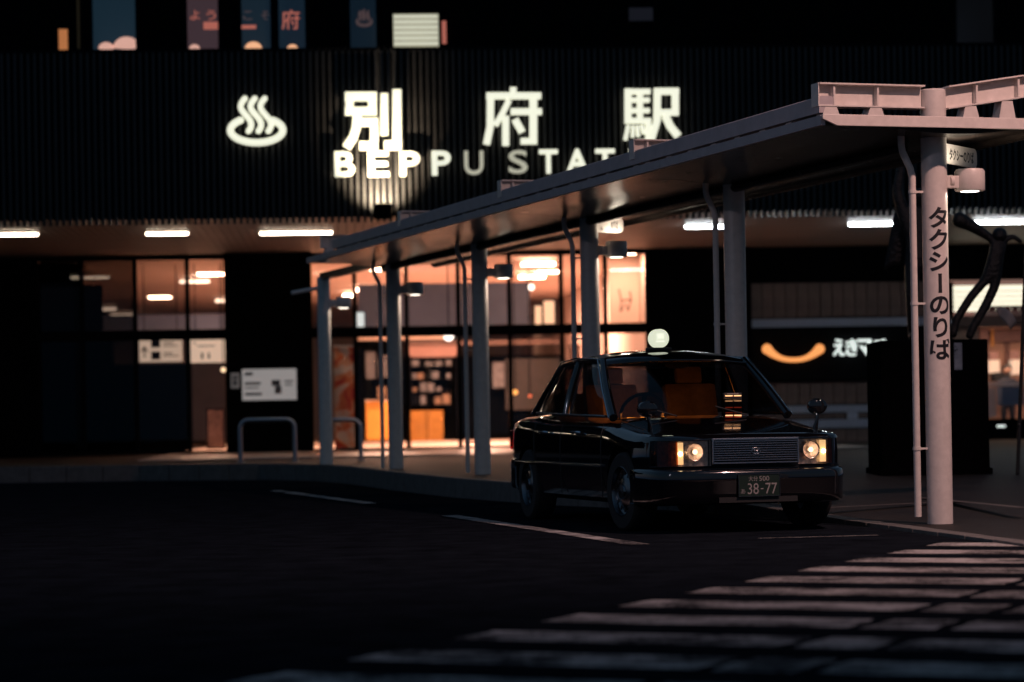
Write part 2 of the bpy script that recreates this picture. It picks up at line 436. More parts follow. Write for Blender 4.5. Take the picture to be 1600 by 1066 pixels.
# --- sign plates on posts (a bracketed plate beside the post)
def signplate(k, d, L, hh, z0, label, txt):
    a = K(k) + Vector((d[0], d[1], 0))*(PR+.002)
    e = Vector((d[0], d[1], 0)).normalized(); nn = Vector((e.y, -e.x, 0))
    r = thing('sign_plate', label, 'sign', a + Vector((0,0,z0)), 'taxi rank signs on the canopy posts')
    pts = [(0,0),(L-.05,0)] + [(L-.05+.05*math.sin(q*math.pi/8), .05-.05*math.cos(q*math.pi/8)) for q in range(1,4)] + [(L,.05),(L,hh-.05)] + [(L-.05+.05*math.cos(q*math.pi/8), hh-.05+.05*math.sin(q*math.pi/8)) for q in range(1,4)] + [(L-.05,hh),(0,hh)]
    MB().prism([a + e*x + Vector((0,0,z0+z)) - nn*.012 for x, z in pts], nn*.024).build('board', 'steel', r)
    for zz in (.03, hh-.03):
        q = MB().lathe([(.012,0),(.012,.006)], 12, Matrix.Translation(a+e*.06+Vector((0,0,z0+zz))+nn*.0125) @ nn.to_track_quat('Z','Y').to_matrix().to_4x4())
        q.build('bolt', 'gutter', r)
    tb = text(txt, .1, 0, .003)
    xs = [v.x for v in tb.v]; ys = [v.y for v in tb.v]
    sx = (L-.24)/(max(xs)-min(xs)); sz = hh*.6/(max(ys)-min(ys))
    tb.v = [a + e*(.17+(v.x-min(xs))*sx) + Vector((0,0,z0+hh*.2+(v.y-min(ys))*sz)) + nn*.0135 for v in tb.v]
    tb.build('lettering', 'letter_black', r)
    return r
signplate(0, (.55,.835), .72, .155, 2.862, 'pale rounded sign plate with black taxi rank lettering on the lettered front post', 'タクシーのりば')
signplate(2, (.87,.5), .33, .16, 2.9, 'small pale sign plate glowing under the canopy beside the square-edged lamp', 'のりば')

# --- drum lamps on posts
def drum_lamp(k, label, e_dn, e_up):
    c = K(k, .31, 2.63); r = thing('post_lamp', label, 'lamp', c, 'drum lamps on the canopy posts')
    T = Matrix.Translation(c)
    MB().lathe([(.075,.0),(.112,.0),(.118,.008),(.118,.155),(.108,.172),(.0,.175)], 32, T).build('drum', 'steel', r, smooth=True)
    MB().lathe([(.072,-.003),(.072,.0015)], 28, T).build('lens', M['tubehot'], r)
    X = T @ Matrix.Rotation(math.atan2(.309,.951), 4, 'Z')
    MB().box(-.22,-.1,-.035,.035,.02,.12,X).build('arm', 'steel', r, bevel=.01)
    MB().lathe([(.052,0),(.052,.03)], 20, X @ Matrix.Translation((-.185,0,.075)) @ Matrix.Rotation(R(90),4,'Y')).build('flange', 'steel', r, smooth=True)
    light('lamp_light', 'AREA', c+Vector((0,0,-.012)), e_dn, (1,.78,.62), r, c-Vector((0,0,2)), shape='DISK', size=.14)
    if e_up: light('lamp_uplight', 'AREA', c+Vector((0,0,.19)), e_up, (1,.86,.68), r, c+Vector((0,0,2)), shape='DISK', size=.16)
    return r
M['tubehot'] = emit('lamp_lens_glow', (1,.9,.75), 5)
drum_lamp(0, 'pale drum lamp lit underneath, on the lettered front post below its sign plate', 5, 2.0)
drum_lamp(2, 'drum lamp below the small glowing sign plate on the third canopy post', 6, 3)
drum_lamp(3, 'drum lamp on the post nearest the rear of the taxi', 6, .6)
drum_lamp(4, 'drum lamp on the fifth post, in front of the grey-blue hanging panel', 6, .5)
drum_lamp(5, 'drum lamp on the farthest thin post, beside the red and white banner', 4, 0)

# ============================================================ STATION BUILDING
stn = thing('station_building', 'dark station front with ribbed cladding above a glazed concourse', 'building', BO)
def bb(name, mt, x0, x1, y0, y1, z0, z1, parent=stn, bevel=0, **k):
    return MB().box(min(x0,x1), max(x0,x1), y0, y1, min(z0,z1), max(z0,z1), BM).build(name, mt, parent, bevel=bevel, **k)
GZ = .25
zs = B(700, 344)[1]                 # soffit level at the front edge
zt = B(700, 79)[1]                  # top ledge of the ribbed cladding
DG = 10.0                           # depth of the glass line
XL, XR = -29.5, 14.0
bb('cladding_panel', 'clad', XL, XR, .10, .4, zs+.1, zt)
bb('ledge', 'clad', XL, XR, -.04, .6, zt+.003, zt+.06)
slat_me = MB().box(-.026, .026, -.06, .097, zs-.02, zt).mesh('cladding_slat', 'slat')
NS = 280
for i in range(NS):
    x = -16.14 + i*.1135
    if x > XR: break
    link('cladding_slat', slat_me, stn, X=BM @ Matrix.Translation((x, 0, 0)))
# set-back upper storey wall with window openings
UW = 1.2
win_px = [(86,110,40),(140,216,-12),(288,345,-12),(373,427,-12),(431,481,-12),(543,592,-12),(610,690,16),(1490,1558,-12)]
ztop = B(800, -60, UW)[1]; zw0 = B(800, 78, UW)[1] - .2
xs = []
for (a, b_, tp) in win_px: xs += [(B(a,40,UW)[0], B(b_,40,UW)[0], B((a+b_)/2, tp, UW)[1])]
prev = XL
for (x0, x1, tp) in xs + [(XR, XR, 0)]:
    if x0 > prev: bb('upper_wall', 'black', prev, x0, UW, UW+.25, zw0, ztop)
    prev = x1
for (x0, x1, tp) in xs:
    if tp < ztop - .05: bb('window_head', 'black', x0, x1, UW+.003, UW+.25, tp, ztop)
bb('upper_back_wall', 'black', XL, XR, UW+1.6, UW+1.8, zw0, ztop)
bb('roof', 'clad', XL, XR, UW, 50, ztop, ztop+.2)
def window(i, glow, strength, kids=None, dep=.9):
    x0, x1, tp = xs[i]; z0 = zw0
    fr = MB(); th = .05
    for (a, b_, c, d) in ((x0, x0+th, z0, tp), (x1-th, x1, z0, tp), (x0+th, x1-th, tp-th, tp)):
        fr.box(a, b_, UW-.03, UW+.1, c, d, BM)
    f_ = fr.build('window', 'mullion', stn)
    MB().box(x0+th, x1-th, UW+.03, UW+.04, z0, tp-th, BM).build('pane', 'glass', f_)
    MB().box(x0-.2, x1+.2, UW+dep, UW+dep+.05, z0, tp+.1, BM).build('room_wall', emit('room_glow_%d' % i, glow, strength), f_)
    return f_
w0 = window(0, (1,.36,.12), .5)
w1 = window(1, (.02,.055,.085), .36)
w2 = window(2, (.11,.065,.075), .45)
w3 = window(3, (.018,.042,.065), .4)
w4 = window(4, (.012,.032,.055), .42)
w5 = window(5, (.006,.018,.032), .5)
w6 = window(6, (.85,.8,.55), .3, dep=.5)
w7 = window(7, (.004,.003,.003), .3)
M['sticker'] = emit('sticker_red', (.9,.26,.19), .42); M['stickdim'] = emit('sticker_dim', (.5,.3,.28), .12)
M['bulb'] = emit('lamp_bulb', (1,.5,.26), 1.1); M['bulbw'] = emit('pale_bulb', (1,.55,.42), .8)
def sticker(s, px0, px1, py0, py1, mt, par, off=.004):
    a, zb = B(px0, py1, UW); b_, za = B(px1, py0, UW)
    q = fit(text(s, 1, 0, off), a, b_, zb, za, UW+.022); q.xf(BM); q.build('lettering', mt, par)
sticker('よ', 297,312,16,31,'sticker',w2); sticker('う', 322,337,16,31,'sticker',w2)
sticker('こ', 380,394,17,31,'stickdim',w3); sticker('そ', 408,420,17,31,'stickdim',w3)
sticker('府', 440,468,15,46,'sticker',w4,.008); sticker('♨', 556,582,14,42,'stickdim',w5,.01)
def bar(px0, px1, py0, py1, mt, par, name='sticker_band'):
    a, zb = B(px0, py1, UW); b_, za = B(px1, py0, UW)
    MB().box(a, b_, UW+.016, UW+.022, zb, za, BM).build(name, mt, par)
bar(318,342,34,46,'sticker',w2); bar(376,400,39,45,'sticker',w3)
def dome(px, py, rpx, mt, par):
    x, z = B(px, py, UW+.5); r = rpx/85
    MB().lathe([(r*math.cos(a*math.pi/12)+.001, r*.8*math.sin(a*math.pi/12)) for a in range(7)], 20, BM @ Matrix.Translation((x, UW+.5, z))).build('room_lamp', mt, par, smooth='all')
dome(396,76,13,'bulb',w3); dome(457,76,8,'bulb',w4); dome(304,76,8,'bulbw',w2); dome(166,76,12,'bulbw',w1); dome(198,74,20,'bulbw',w1)
# things on the window sill line: blind of the bright window, small lit box beside it
M['blind'] = emit('blind_slat', (.9,.9,.68), .78); M['blindline'] = mat('blind_gap', (.25,.24,.2), .7)
x0, x1, tp = xs[6]
nb = 9; hz = (tp-.05-zw0)/nb
for i in range(nb):
    MB().box(x0+.06, x1-.06, UW+.12, UW+.128, zw0+i*hz+.022, zw0+(i+1)*hz-.012, BM).build('blind_slat', 'blind', w6)
a, zb = B(691,68,UW-.05); b_, za = B(697,33,UW-.05)
bb('lit_box', M['sticker'], a, b_, UW-.08, UW-.004, zb, za)
a, zb = B(121,76,UW-.05); b_, za = B(123.5,-10,UW-.05); bb('wall_pipe', mat('orange_pipe',(.5,.2,.05),.5), a, b_, UW-.05, UW-.004, zb, za)
a, zb = B(983,33,UW-.05); b_, za = B(1020,12,UW-.05); bb('vent_cover', mat('pink_vent',(.35,.2,.18),.6), a, b_, UW-.06, UW-.004, zb, za)

# soffit of long boards
zsf = zs + .10
bb('soffit', 'black', XL, XR, .0, DG+.3, zsf+.03, zsf+.08)
xb = B(352,400,DG)[0]; 
pw = .155; n = int((XR-XL)/pw)
pme = MB().box(.006, pw-.006, .35, DG-.02, zsf, zsf+.029).mesh('soffit_plank', 'soffit')
for i in range(n):
    link('soffit_plank', pme, stn, X=BM @ Matrix.Translation((XL+i*pw, 0, 0)))
# tube lights under the soffit
def tube_light(px0, px1, py, label, mt='tube'):
    xa, ya = Bceil(px0, py, zsf-.05); xb_, yb = Bceil(px1, py, zsf-.05); y = (ya+yb)/2
    r = thing('tube_light', label, 'ceiling light', BM @ Vector(((xa+xb_)/2, y, zsf-.02)), 'tube lights under the station eave')
    MB().box(xa-.03, xb_+.03, y-.09, y+.09, zsf-.03, zsf-.001, BM).build('housing', 'steel', r)
    MB().box(xa, xb_, y-.032, y+.032, zsf-.07, zsf-.031, BM).build('diffuser', mt, r, bevel=.015)
tube_light(-20, 60, 367, 'leftmost tube light under the station eave')
for a_, w_ in ((-250, 'first'), (-430, 'second'), (-620, 'third')):
    tube_light(a_, a_+75, 368.5 + (-a_)*.0125, 'tube light under the eave left of the picture, %s beyond the edge' % w_)
tube_light(228, 294, 365.5, 'tube light under the eave above the left concourse windows')
tube_light(406, 519, 364.5, 'long tube light under the eave in front of the dark column')
tube_light(1072, 1145, 354.5, 'tube light under the eave crossed by the second canopy post', 'tubecool')
tube_light(1328, 1400, 350.5, 'tube light under the eave just left of the lettered post', 'tubecool')
tube_light(1524, 1660, 347, 'tube light under the eave right of the lettered post', 'tubecool')

# glazed concourse front
def gx(px, py=480): return B(px, py, DG)[0]
zg = zsf; ztr = B(700, 517, DG)[1]
xl, xr = gx(60), gx(1012)
cl, crr = gx(352), gx(487)
mulls = [128, 211, 293]; mullr = [554, 635, 716, 796, 877, 946]
for px in mulls + mullr:
    bb('mullion', 'mullion', gx(px)-.045, gx(px)+.045, DG-.08, DG+.08, GZ, zg)
bb('end_post', 'mullion', xr-.05, xr+.06, DG-.08, DG+.08, GZ, zg)
for (a, b_) in ((xl, cl), (crr, xr-.05)):
    bb('transom', 'mullion', a, b_, DG-.07, DG+.07, ztr-.11, ztr+.11)
    bb('head_rail', 'mullion', a, b_, DG-.07, DG+.07, zg-.1, zg-.003)
    bb('sill_rail', 'mullion', a, b_, DG-.07, DG+.07, GZ+.003, GZ+.07)
bays = [(xl,gx(128)),(gx(128),gx(211)),(gx(211),gx(293)),(gx(293),cl),(crr,gx(554))] + [(gx(a),gx(b_)) for a,b_ in zip(mullr,mullr[1:])] + [(gx(946),xr)]
M['glass_d1'] = glass('shade_glass_dark', (.16,.16,.17), .01, 1.35); M['glass_d2'] = glass('shade_glass_mid', (.36,.36,.37), .01, 1.35); M['glass_d3'] = glass('shade_glass_pale', (.8,.8,.82), .01, 1.35)  # left panes darkened bay by bay, painting the fade to dark into the glass
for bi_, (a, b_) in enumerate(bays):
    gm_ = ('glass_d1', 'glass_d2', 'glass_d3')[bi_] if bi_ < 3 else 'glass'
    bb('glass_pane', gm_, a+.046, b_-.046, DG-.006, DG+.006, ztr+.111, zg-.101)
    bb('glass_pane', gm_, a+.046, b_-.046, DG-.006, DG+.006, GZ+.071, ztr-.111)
bb('column', 'black', cl, crr, DG-.5, DG+.6, GZ, zg-.003)
bb('left_wall', 'black', XL, xl, DG-.1, DG+.05, GZ, zg-.003)
bb('dark_wall', 'black', xr+.06, gx(1172), DG-.2, DG+.3, GZ, zg-.003)
# interior
DI = DG + 40
bb('concourse_floor', 'floor', cl-1.2, xr+3, 1.2, DI, GZ+.002, GZ+.02)  # pale floor carried out past the glass, painting the light on the apron
bb('concourse_ceiling', 'ceil', xl-2, xr+3, DG+.1, DI, zg+.0-.004, zg+.2)
bb('concourse_wall', 'wallin', xl-2, xr+3, DI, DI+.2, GZ, zg)
bb('concourse_wall', 'ceil', xr+.07, xr+.3, DG+.31, DI, GZ, zg)
bb('concourse_wall', 'black', xl-2.2, xl-2, DG+.1, DI, GZ, zg)
def dx(px, d, py=480): return B(px, py, DG+d)[0]
def dz(py, d, px=700): return B(px, py, DG+d)[1]
def inner(name, mt, px0, px1, py0, py1, d, th=.1, par=stn, **k):
    return bb(name, mt, dx(px0,d,(py0+py1)/2), dx(px1,d,(py0+py1)/2), DG+d, DG+d+th, dz(py1,d,(px0+px1)/2), dz(py0,d,(px0+px1)/2), par, **k)
# hanging grey-blue bulkheads, shop partition, dark fittings
inner('bulkhead', 'bluewall', 560, 828, 443, 512, 5, .15)
inner('bulkhead', 'bluewall', 120, 352, 492, 516, 12, .2)
inner('partition', 'black_in', 556, 632, 532, 694, 21, .2)
inner('partition', 'black_in', 632, 880, 556, 694, 21.3, .2)
inner('fascia_board', mat('pink_fascia',(.5,.3,.26),.6), 633, 716, 540, 558, 20.9, .1)
inner('fascia_board', mat('cream_fascia',(.75,.6,.5),.5), 560, 700, 525, 531, 20.6, .1)
inner('fascia_board', 'brown', 640, 880, 532, 539, 20.8, .1)
inner('partition', 'black_in', 90, 300, 570, 712, 6, .2)
inner('partition', 'black_in', -40, 127, 403, 712, 2, .1)  # dark sheet added to black out the leftmost bay
inner('partition', 'black_in', -30, 161, 447, 712, 4, .2)
inner('end_screen', mat('pale_screen',(.75,.56,.47),.6), 952, 1009, 396, 512, 2.2, .1)
for pts in (((967,452),(971,470),(969,488)),((971,486),(977,474),(982,486)),((982,484),(986,468),(984,455)),((972,470),(980,468),(987,470))):
    w3_ = [BM @ Vector((dx(x, 2.19, y), DG+2.19, dz(y, 2.19, x))) for x, y in pts]
    MB().tube(w3_, .014, 6).build('mural_stroke', 'letter_black', stn)
inner('shop_wall', mat('dim_shop_wall',(.02,.019,.02),.5,0,.8,2), 790, 885, 560, 640, 21.1, .1)
# ceiling strip lights inside
M['tubein2'] = M['tubein']
cl_lab = ['behind the mullion left of the dark column','at the right edge of the left windows','short one farthest left','farther left behind the glass','low above the arrow sign',
 'bright one right of the farthest post','below the bright one right of the farthest post','right of the square drum lamp above the other','right of the drum lamp just under another','low one behind the third canopy post','faint one at the top of the farthest bay','above the pale end wall']
for (a, b_, py), lab in zip([(281,328,440),(337,356,470),(160,182,483),(173,210,493),(228,262,512),(556,600,453),(570,604,479),(815,866,413),(811,850,433),(768,797,495),(536,556,462),(958,985,420)], cl_lab):
    if py <= 470 or True:
        z = zg-.12; xa, ya = Bceil(a, py, z); xb_, yb = Bceil(b_, py, z)
        if ya > DI-1:
            z = B((a+b_)/2, py, DI-3)[1]; xa, xb_ = B(a,py,DI-3)[0], B(b_,py,DI-3)[0]; ya = yb = DI-3
        lm_ = 'tubein' if a > 352 else M.setdefault('tubeleft', emit('dim_tube_light', (1,.72,.5), 3.5))
        r = thing('strip_light', 'warm concourse strip light, ' + lab, 'ceiling light', BM @ Vector(((xa+xb_)/2, ya, z)), 'strip lights on the concourse ceiling')
        MB().box(xa, xb_, ya-.1, ya+.1, z-.04, z+.03, BM).build('diffuser', lm_, r, bevel=.012)
        hb = MB(); hb.box(xa+.1, xa+.12, ya-.01, ya+.01, z+.03, z+.13, BM); hb.box(xb_-.12, xb_-.1, ya-.01, ya+.01, z+.03, z+.13, BM)
        hb.build('hanger', 'steel', r)
# added fill lamps on the concourse ceiling; the nearest brightens the pale screen
for px, d, e in ((600,6,900),(860,8,1100),(330,7,120),(750,16,900),(250,18,40),(975,1.1,55)):
    x = dx(px, d)
    r = thing('ceiling_fill_lamp', 'added square fill lamp on the concourse ceiling %d metres inside, %s' % (d, {975:'just behind the glass to brighten the pale screen',600:'behind the farthest post',860:'near the end wall',330:'near the dark column',750:'deep behind the taxi tail',250:'deep behind the left windows'}[px]), 'ceiling light', BM @ Vector((x, DG+d, zg-.02)))
    MB().box(x-.3, x+.3, DG+d-.3, DG+d+.3, zg-.03, zg-.006, BM).build('diffuser', 'tubein', r)
    light('fill_area', 'AREA', BM @ Vector((x, DG+d, zg-.05)), e, (1,.53,.34), r, BM @ Vector((x, DG+d, 0)), shape='SQUARE', size=.6)

# --- lit signs of the station
sign = thing('station_sign', 'white lit station name letters on the ribbed cladding, two rows', 'sign', BM @ Vector((B(800,200)[0], -.3, B(800,200)[1])))
def glyph(s, px0, px1, py0, py1, mt='letter', par=sign, off=.02, dy=-.26, ext=.05, name='letter', sp=1):
    px = (px0+px1)/2; x0, z0 = B(px0, py1, dy); x1, z1 = B(px1, py0, dy)
    zc0 = B(px, py1, dy)[1]; zc1 = B(px, py0, dy)[1]
    q = text(s, 1, .01, off, sp); q = fit(q, x0, x1, zc0, zc1, 0)
    q.v = [Vector((v.x, dy + (-ext if v.y < 0 else ext), v.z)) for v in q.v]
    q.xf(BM); return q.build(name, mt, par)

def kanji(strokes, sc, ox, oy, name='letter', mt='letter', par=sign, dy=-.26):
    q = MB()
    for i, (wd, *pts) in enumerate(strokes):
        pp = [Vector((ox+x/sc, oy+y/sc)) for x, y in pts]; hw_ = wd/sc/2
        lft, rgt = [], []
        for j, p in enumerate(pp):
            d = (pp[min(j+1, len(pp)-1)] - pp[max(j-1, 0)]).normalized(); nn = Vector((-d.y, d.x))*hw_
            lft.append(p+nn); rgt.append(p-nn)
        o3 = [BM @ Vector((B(v.x, v.y, dy)[0], dy-.05-.0012*i, B(v.x, v.y, dy)[1])) for v in lft + rgt[::-1]]
        n2 = len(lft); ax = BM.to_3x3() @ Vector((0, .1, 0))
        for j in range(n2-1): q.prism([o3[j], o3[j+1], o3[2*n2-2-j], o3[2*n2-1-j]], ax)
    return q.build(name, mt, par)
kanji([(66,(965,150),(1205,150)),(62,(1000,183.5),(1000,232)),(64,(1172,183.5),(1172,232)),(60,(965,262),(1205,262)),
  (60,(1050,345),(1215,345)),(58,(1186,375),(1186,490)),(62,(1213,524),(1075,524)),(64,(1056,292),(1050,390),(1025,465),(975,538)),
  (56,(1262,128),(1262,445)),(66,(1358,98),(1358,490)),(66,(1391,520),(1262,520))], 4.847, 340, 120)
kanji([(33,(563,58),(563,88)),(34,(418,104),(714,104)),(38,(440,121),(438,270),(418,368)),(32,(540,128),(505,200),(466,264)),(36,(522,214),(522,375)),
  (33,(550,190),(718,190)),(40,(672,121),(672,336)),(32,(692,351),(604,351)),(36,(572,232),(612,302))], 3.478, 640, 120)
kanji([(36,(1187,66),(1187,254)),(27,(1205,81),(1308,81)),(24,(1205,127),(1304,127)),(24,(1205,184),(1304,184)),(28,(1205,240),(1312,240)),(30,(1252,94),(1252,228)),
  (30,(1297,254),(1297,342)),(28,(1310,356),(1240,356)),(20,(1188,264),(1172,345)),(17,(1214,266),(1212,330)),(17,(1238,266),(1242,326)),(17,(1262,262),(1272,312)),
  (34,(1328,80),(1462,80)),(36,(1443,97),(1443,180)),(32,(1345,195),(1461,195)),(36,(1346,97),(1344,240),(1312,346)),(38,(1388,211),(1415,270),(1460,325))], 3.478, 640, 120)

for ch, a, b_, y0, y1, m_ in (('B',523,554,237,276,'letter'),('E',575,607,237,276,'letter'),('P',625,656,237,275,'letter'),('P',675,704,236,274,'letter'),('U',726,755,236,273,'letterdim'),
        ('S',795,824,235,271,'letterdim'),('T',843,871,234,271,'letter'),('A',885,919,233,270,'letter'),('T',931,960,233,269,'letter'),('I',984,991,232,268,'letter'),('O',1012,1045,232,268,'letter'),('N',1068,1098,231,267,'letter')):
    glyph(ch, a, b_, y0, y1, m_, off=.02 if m_ == 'letter' else .008)
emb = thing('hot_spring_emblem', 'lit white hot spring mark, three wavy plumes over an oval basin', 'emblem', BM @ Vector((B(401,190)[0], -.3, B(401,190)[1])))
def wire(pts, rpx, name, par, mt='letter', dy=-.26, ycap=.6, rs=None):
    w_ = [BM @ Vector((B(x,y,dy)[0], dy, B(x,y,dy)[1])) for x, y in pts]
    r = rpx*(BY-.26)/F
    q = MB(); rr = [r]*len(w_) if rs is None else [r*s_ for s_ in rs]
    q.tube(w_, rr, 12)
    for e in (0, -1):
        q.add(*sphere(w_[e], rr[e]))
    return q.build(name, mt, par, smooth='all')
def sphere(c, r, n=10, m=6):
    vs, fs = [], []
    for j in range(m+1):
        for i in range(n):
            th = math.pi*j/m; ph = 2*math.pi*i/n
            vs.append(Vector(c)+Vector((math.sin(th)*math.cos(ph), math.sin(th)*math.sin(ph), math.cos(th)))*r)
    for j in range(m):
        for i in range(n): fs.append((j*n+i, j*n+(i+1)%n, (j+1)*n+(i+1)%n, (j+1)*n+i))
    return vs, fs
ring = []
for i in range(41):
    a = R(-52 + i*(284/40)) 
    ring.append((401+41*math.cos(a), 203.5+19.5*math.sin(a)))
# angle measured clockwise in picture: starts at upper right, passes below, ends upper left
wire(ring, 5.4, 'basin', emb)
for dxp in (0, 15.5, 31):
    pts = []
    for i in range(17):
        t_ = i/16; y = 154 + 51*t_
        x = 383 + dxp + (-9 if False else 0) - 8*math.sin(t_*math.pi*1.75 + .35) + (0 if t_ > .3 else (0.3-t_)*8) + t_*2
        pts.append((x, y))
    wire(pts, 4.4, 'steam_plume', emb)

# floodlight on the ledge that lights the cladding under the sign
fx, fz = B(597, 322, -.55)
fz -= .06
flood = thing('floodlight', 'small dark floodlight on a bracket shining up under the first letters', 'floodlight', BM @ Vector((fx, -1.0, fz)))
MB().box(fx-.16, fx+.16, -1.12, -.9, fz-.2, fz-.01, BM).build('body', 'black', flood, bevel=.02)
MB().box(fx-.16, fx+.16, -1.15, -1.122, fz-.2, fz+.05, BM).build('shade', 'black', flood)
MB().box(fx-.13, fx+.13, -1.1, -.92, fz-.008, fz-.002, BM).build('lens', M['tubehot'], flood)
MB().box(fx-.03, fx+.03, -.9, -.061, fz-.12, fz-.08, BM).build('bracket', 'black', flood)
light('flood_beam', 'SPOT', BM @ Vector((fx, -1.0, fz+.02)), 1300, (1,.80,.55), flood, BM @ Vector((fx, .1, fz+.9)), spot_size=R(84), spot_blend=.8, shadow_soft_size=.06)

# notice board and small notice on the dark column
def notice(px0, px1, py0, py1, label, glow, lines, d=DG-.5):
    x0, zb = B(px0, py1, d); x1, za = B(px1, py0, d)
    r = thing('notice_board', label, 'notice board', BM @ Vector(((x0+x1)/2, d-.04, zb)))
    MB().box(x0-.03, x1+.03, d-.06, d-.003, zb-.03, za+.03, BM).build('frame', 'mullion', r)
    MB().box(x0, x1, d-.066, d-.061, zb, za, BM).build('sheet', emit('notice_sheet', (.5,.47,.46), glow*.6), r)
    for (a, b_, c, e_) in lines:
        X0, X1 = x0+(x1-x0)*a, x0+(x1-x0)*b_; Z0, Z1 = za-(za-zb)*e_, za-(za-zb)*c
        MB().box(X0, X1, d-.069, d-.0665, Z0, Z1, BM).build('print_block', M['print'], r)
M['print'] = mat('grey_print', (.10,.11,.13), .6)
notice(379, 463, 576, 626, 'wide pale notice board with printed blocks on the dark column', .75, [(.05,.2,.1,.2),(.05,.34,.42,.5),(.05,.3,.58,.62),(.05,.36,.76,.84),(.54,.7,.36,.55),(.6,.72,.56,.8),(.78,.94,.38,.43),(.78,.92,.5,.54)])
notice(361, 374, 583, 607, 'small dim notice hung beside the wide board on the dark column', .2, [(.2,.8,.2,.4),(.25,.7,.5,.8)])

# hanging direction signs inside the concourse
def hang_sign(px0, px1, py0, py1, label, d, kids):
    x0, zb = B(px0, py1, DG+d); x1, za = B(px1, py0, DG+d)
    r = thing('direction_sign', label, 'sign', BM @ Vector(((x0+x1)/2, DG+d, za)), 'hanging signs in the concourse')
    MB().box(x0, x1, DG+d, DG+d+.12, zb, za, BM).build('light_box', M['signlit'], r)
    for xx in (x0+.1, x1-.12): MB().box(xx, xx+.02, DG+d+.05, DG+d+.07, za+.001, zg-.01, BM).build('hanger', 'mullion', r)
    for (a, b_, c, e_) in kids:
        MB().box(x0+(x1-x0)*a, x0+(x1-x0)*b_, DG+d-.006, DG+d-.001, za-(za-zb)*e_, za-(za-zb)*c, BM).build('pictogram', 'trim', r)
    return r, x0, x1, zb, za, d
M['signlit'] = emit('sign_box', (.85,.62,.44), .75)
r, x0, x1, zb, za, d = hang_sign(218, 284, 530, 566, 'lit white sign with an up arrow and two dark pictograms', 3, [(.28,.49,.04,.36),(.28,.49,.54,.9),(.56,.8,.14,.19),(.56,.9,.27,.31),(.56,.78,.6,.65),(.56,.92,.72,.76)])
MB().prism([BM @ Vector((x0+(x1-x0)*a, DG+d-.006, za-(za-zb)*c)) for a, c in ((.12,.28),(.2,.5),(.2,.58),(.135,.45),(.135,.8),(.105,.8),(.105,.45),(.04,.58),(.04,.5))], BM.to_3x3() @ Vector((0,.005,0))).build('arrow', 'trim', r)
hang_sign(298, 352, 528, 567, 'lit cream sign beside the dark column', 3, [(.1,.14,.15,.25),(.3,.36,.6,.85),(.5,.55,.6,.85),(.2,.7,.3,.34)])

# red and white hanging banner
m, t, b = nt('banner_print'); M['banner'] = m
tc = t.nodes.new('ShaderNodeTexCoord'); n_ = t.nodes.new('ShaderNodeTexNoise'); n_.inputs['Scale'].default_value = 2.1; n_.inputs['Detail'].default_value = 3; n_.inputs['Distortion'].default_value = 1.2
rp = t.nodes.new('ShaderNodeValToRGB'); e = rp.color_ramp.elements
e[0].position = .42; e[0].color = (.62,.05,.015,1); e[1].position = .6; e[1].color = (.85,.72,.6,1); x_ = e.new(.5); x_.color = (.85,.28,.06,1)
t.links.new(tc.outputs['Object'], n_.inputs['Vector']); t.links.new(n_.outputs['Fac'], rp.inputs[0]); t.links.new(rp.outputs[0], b.inputs['Base Color'])
xb0, zb0 = B(524,700,DG+.5); xb1, za0 = B(556,542,DG+.5)
ban = thing('banner_stand', 'tall red and white printed banner behind the glass beside the farthest post', 'banner', BM @ Vector(((xb0+xb1)/2, DG+.5, GZ)))
q = MB().grid(lambda u, v: BM @ Vector((xb0+(xb1-xb0)*u, DG+.5+.01*math.sin(u*5+v*4), zb0+(za0-zb0)*v)), 6, 12)
q.prism([], (0,0,0)) if False else None
q.build('print_sheet', 'banner', ban, smooth='all')
for z in (za0, zb0-.03): MB().box(xb0-.02, xb1+.02, DG+.48, DG+.53, z, z+.03, BM).build('rail', 'steel', ban)
MB().box((xb0+xb1)/2-.02, (xb0+xb1)/2+.02, DG+.54, DG+.56, GZ+.03, za0, BM).build('pole', 'steel', ban)
MB().box(xb0-.02, xb1+.02, DG+.4, DG+.7, GZ+.021, GZ+.05, BM).build('foot', 'mullion', ban)
light('banner_fill', 'AREA', BM @ Vector(((xb0+xb1)/2+.3, DG+.1+.35-.1, zg-.25)), 45, (1,.7,.5), ban, BM @ Vector(((xb0+xb1)/2, DG+.6, 1.4)), shape='DISK', size=.2)  # added light that brightens the banner; no lamp hangs here

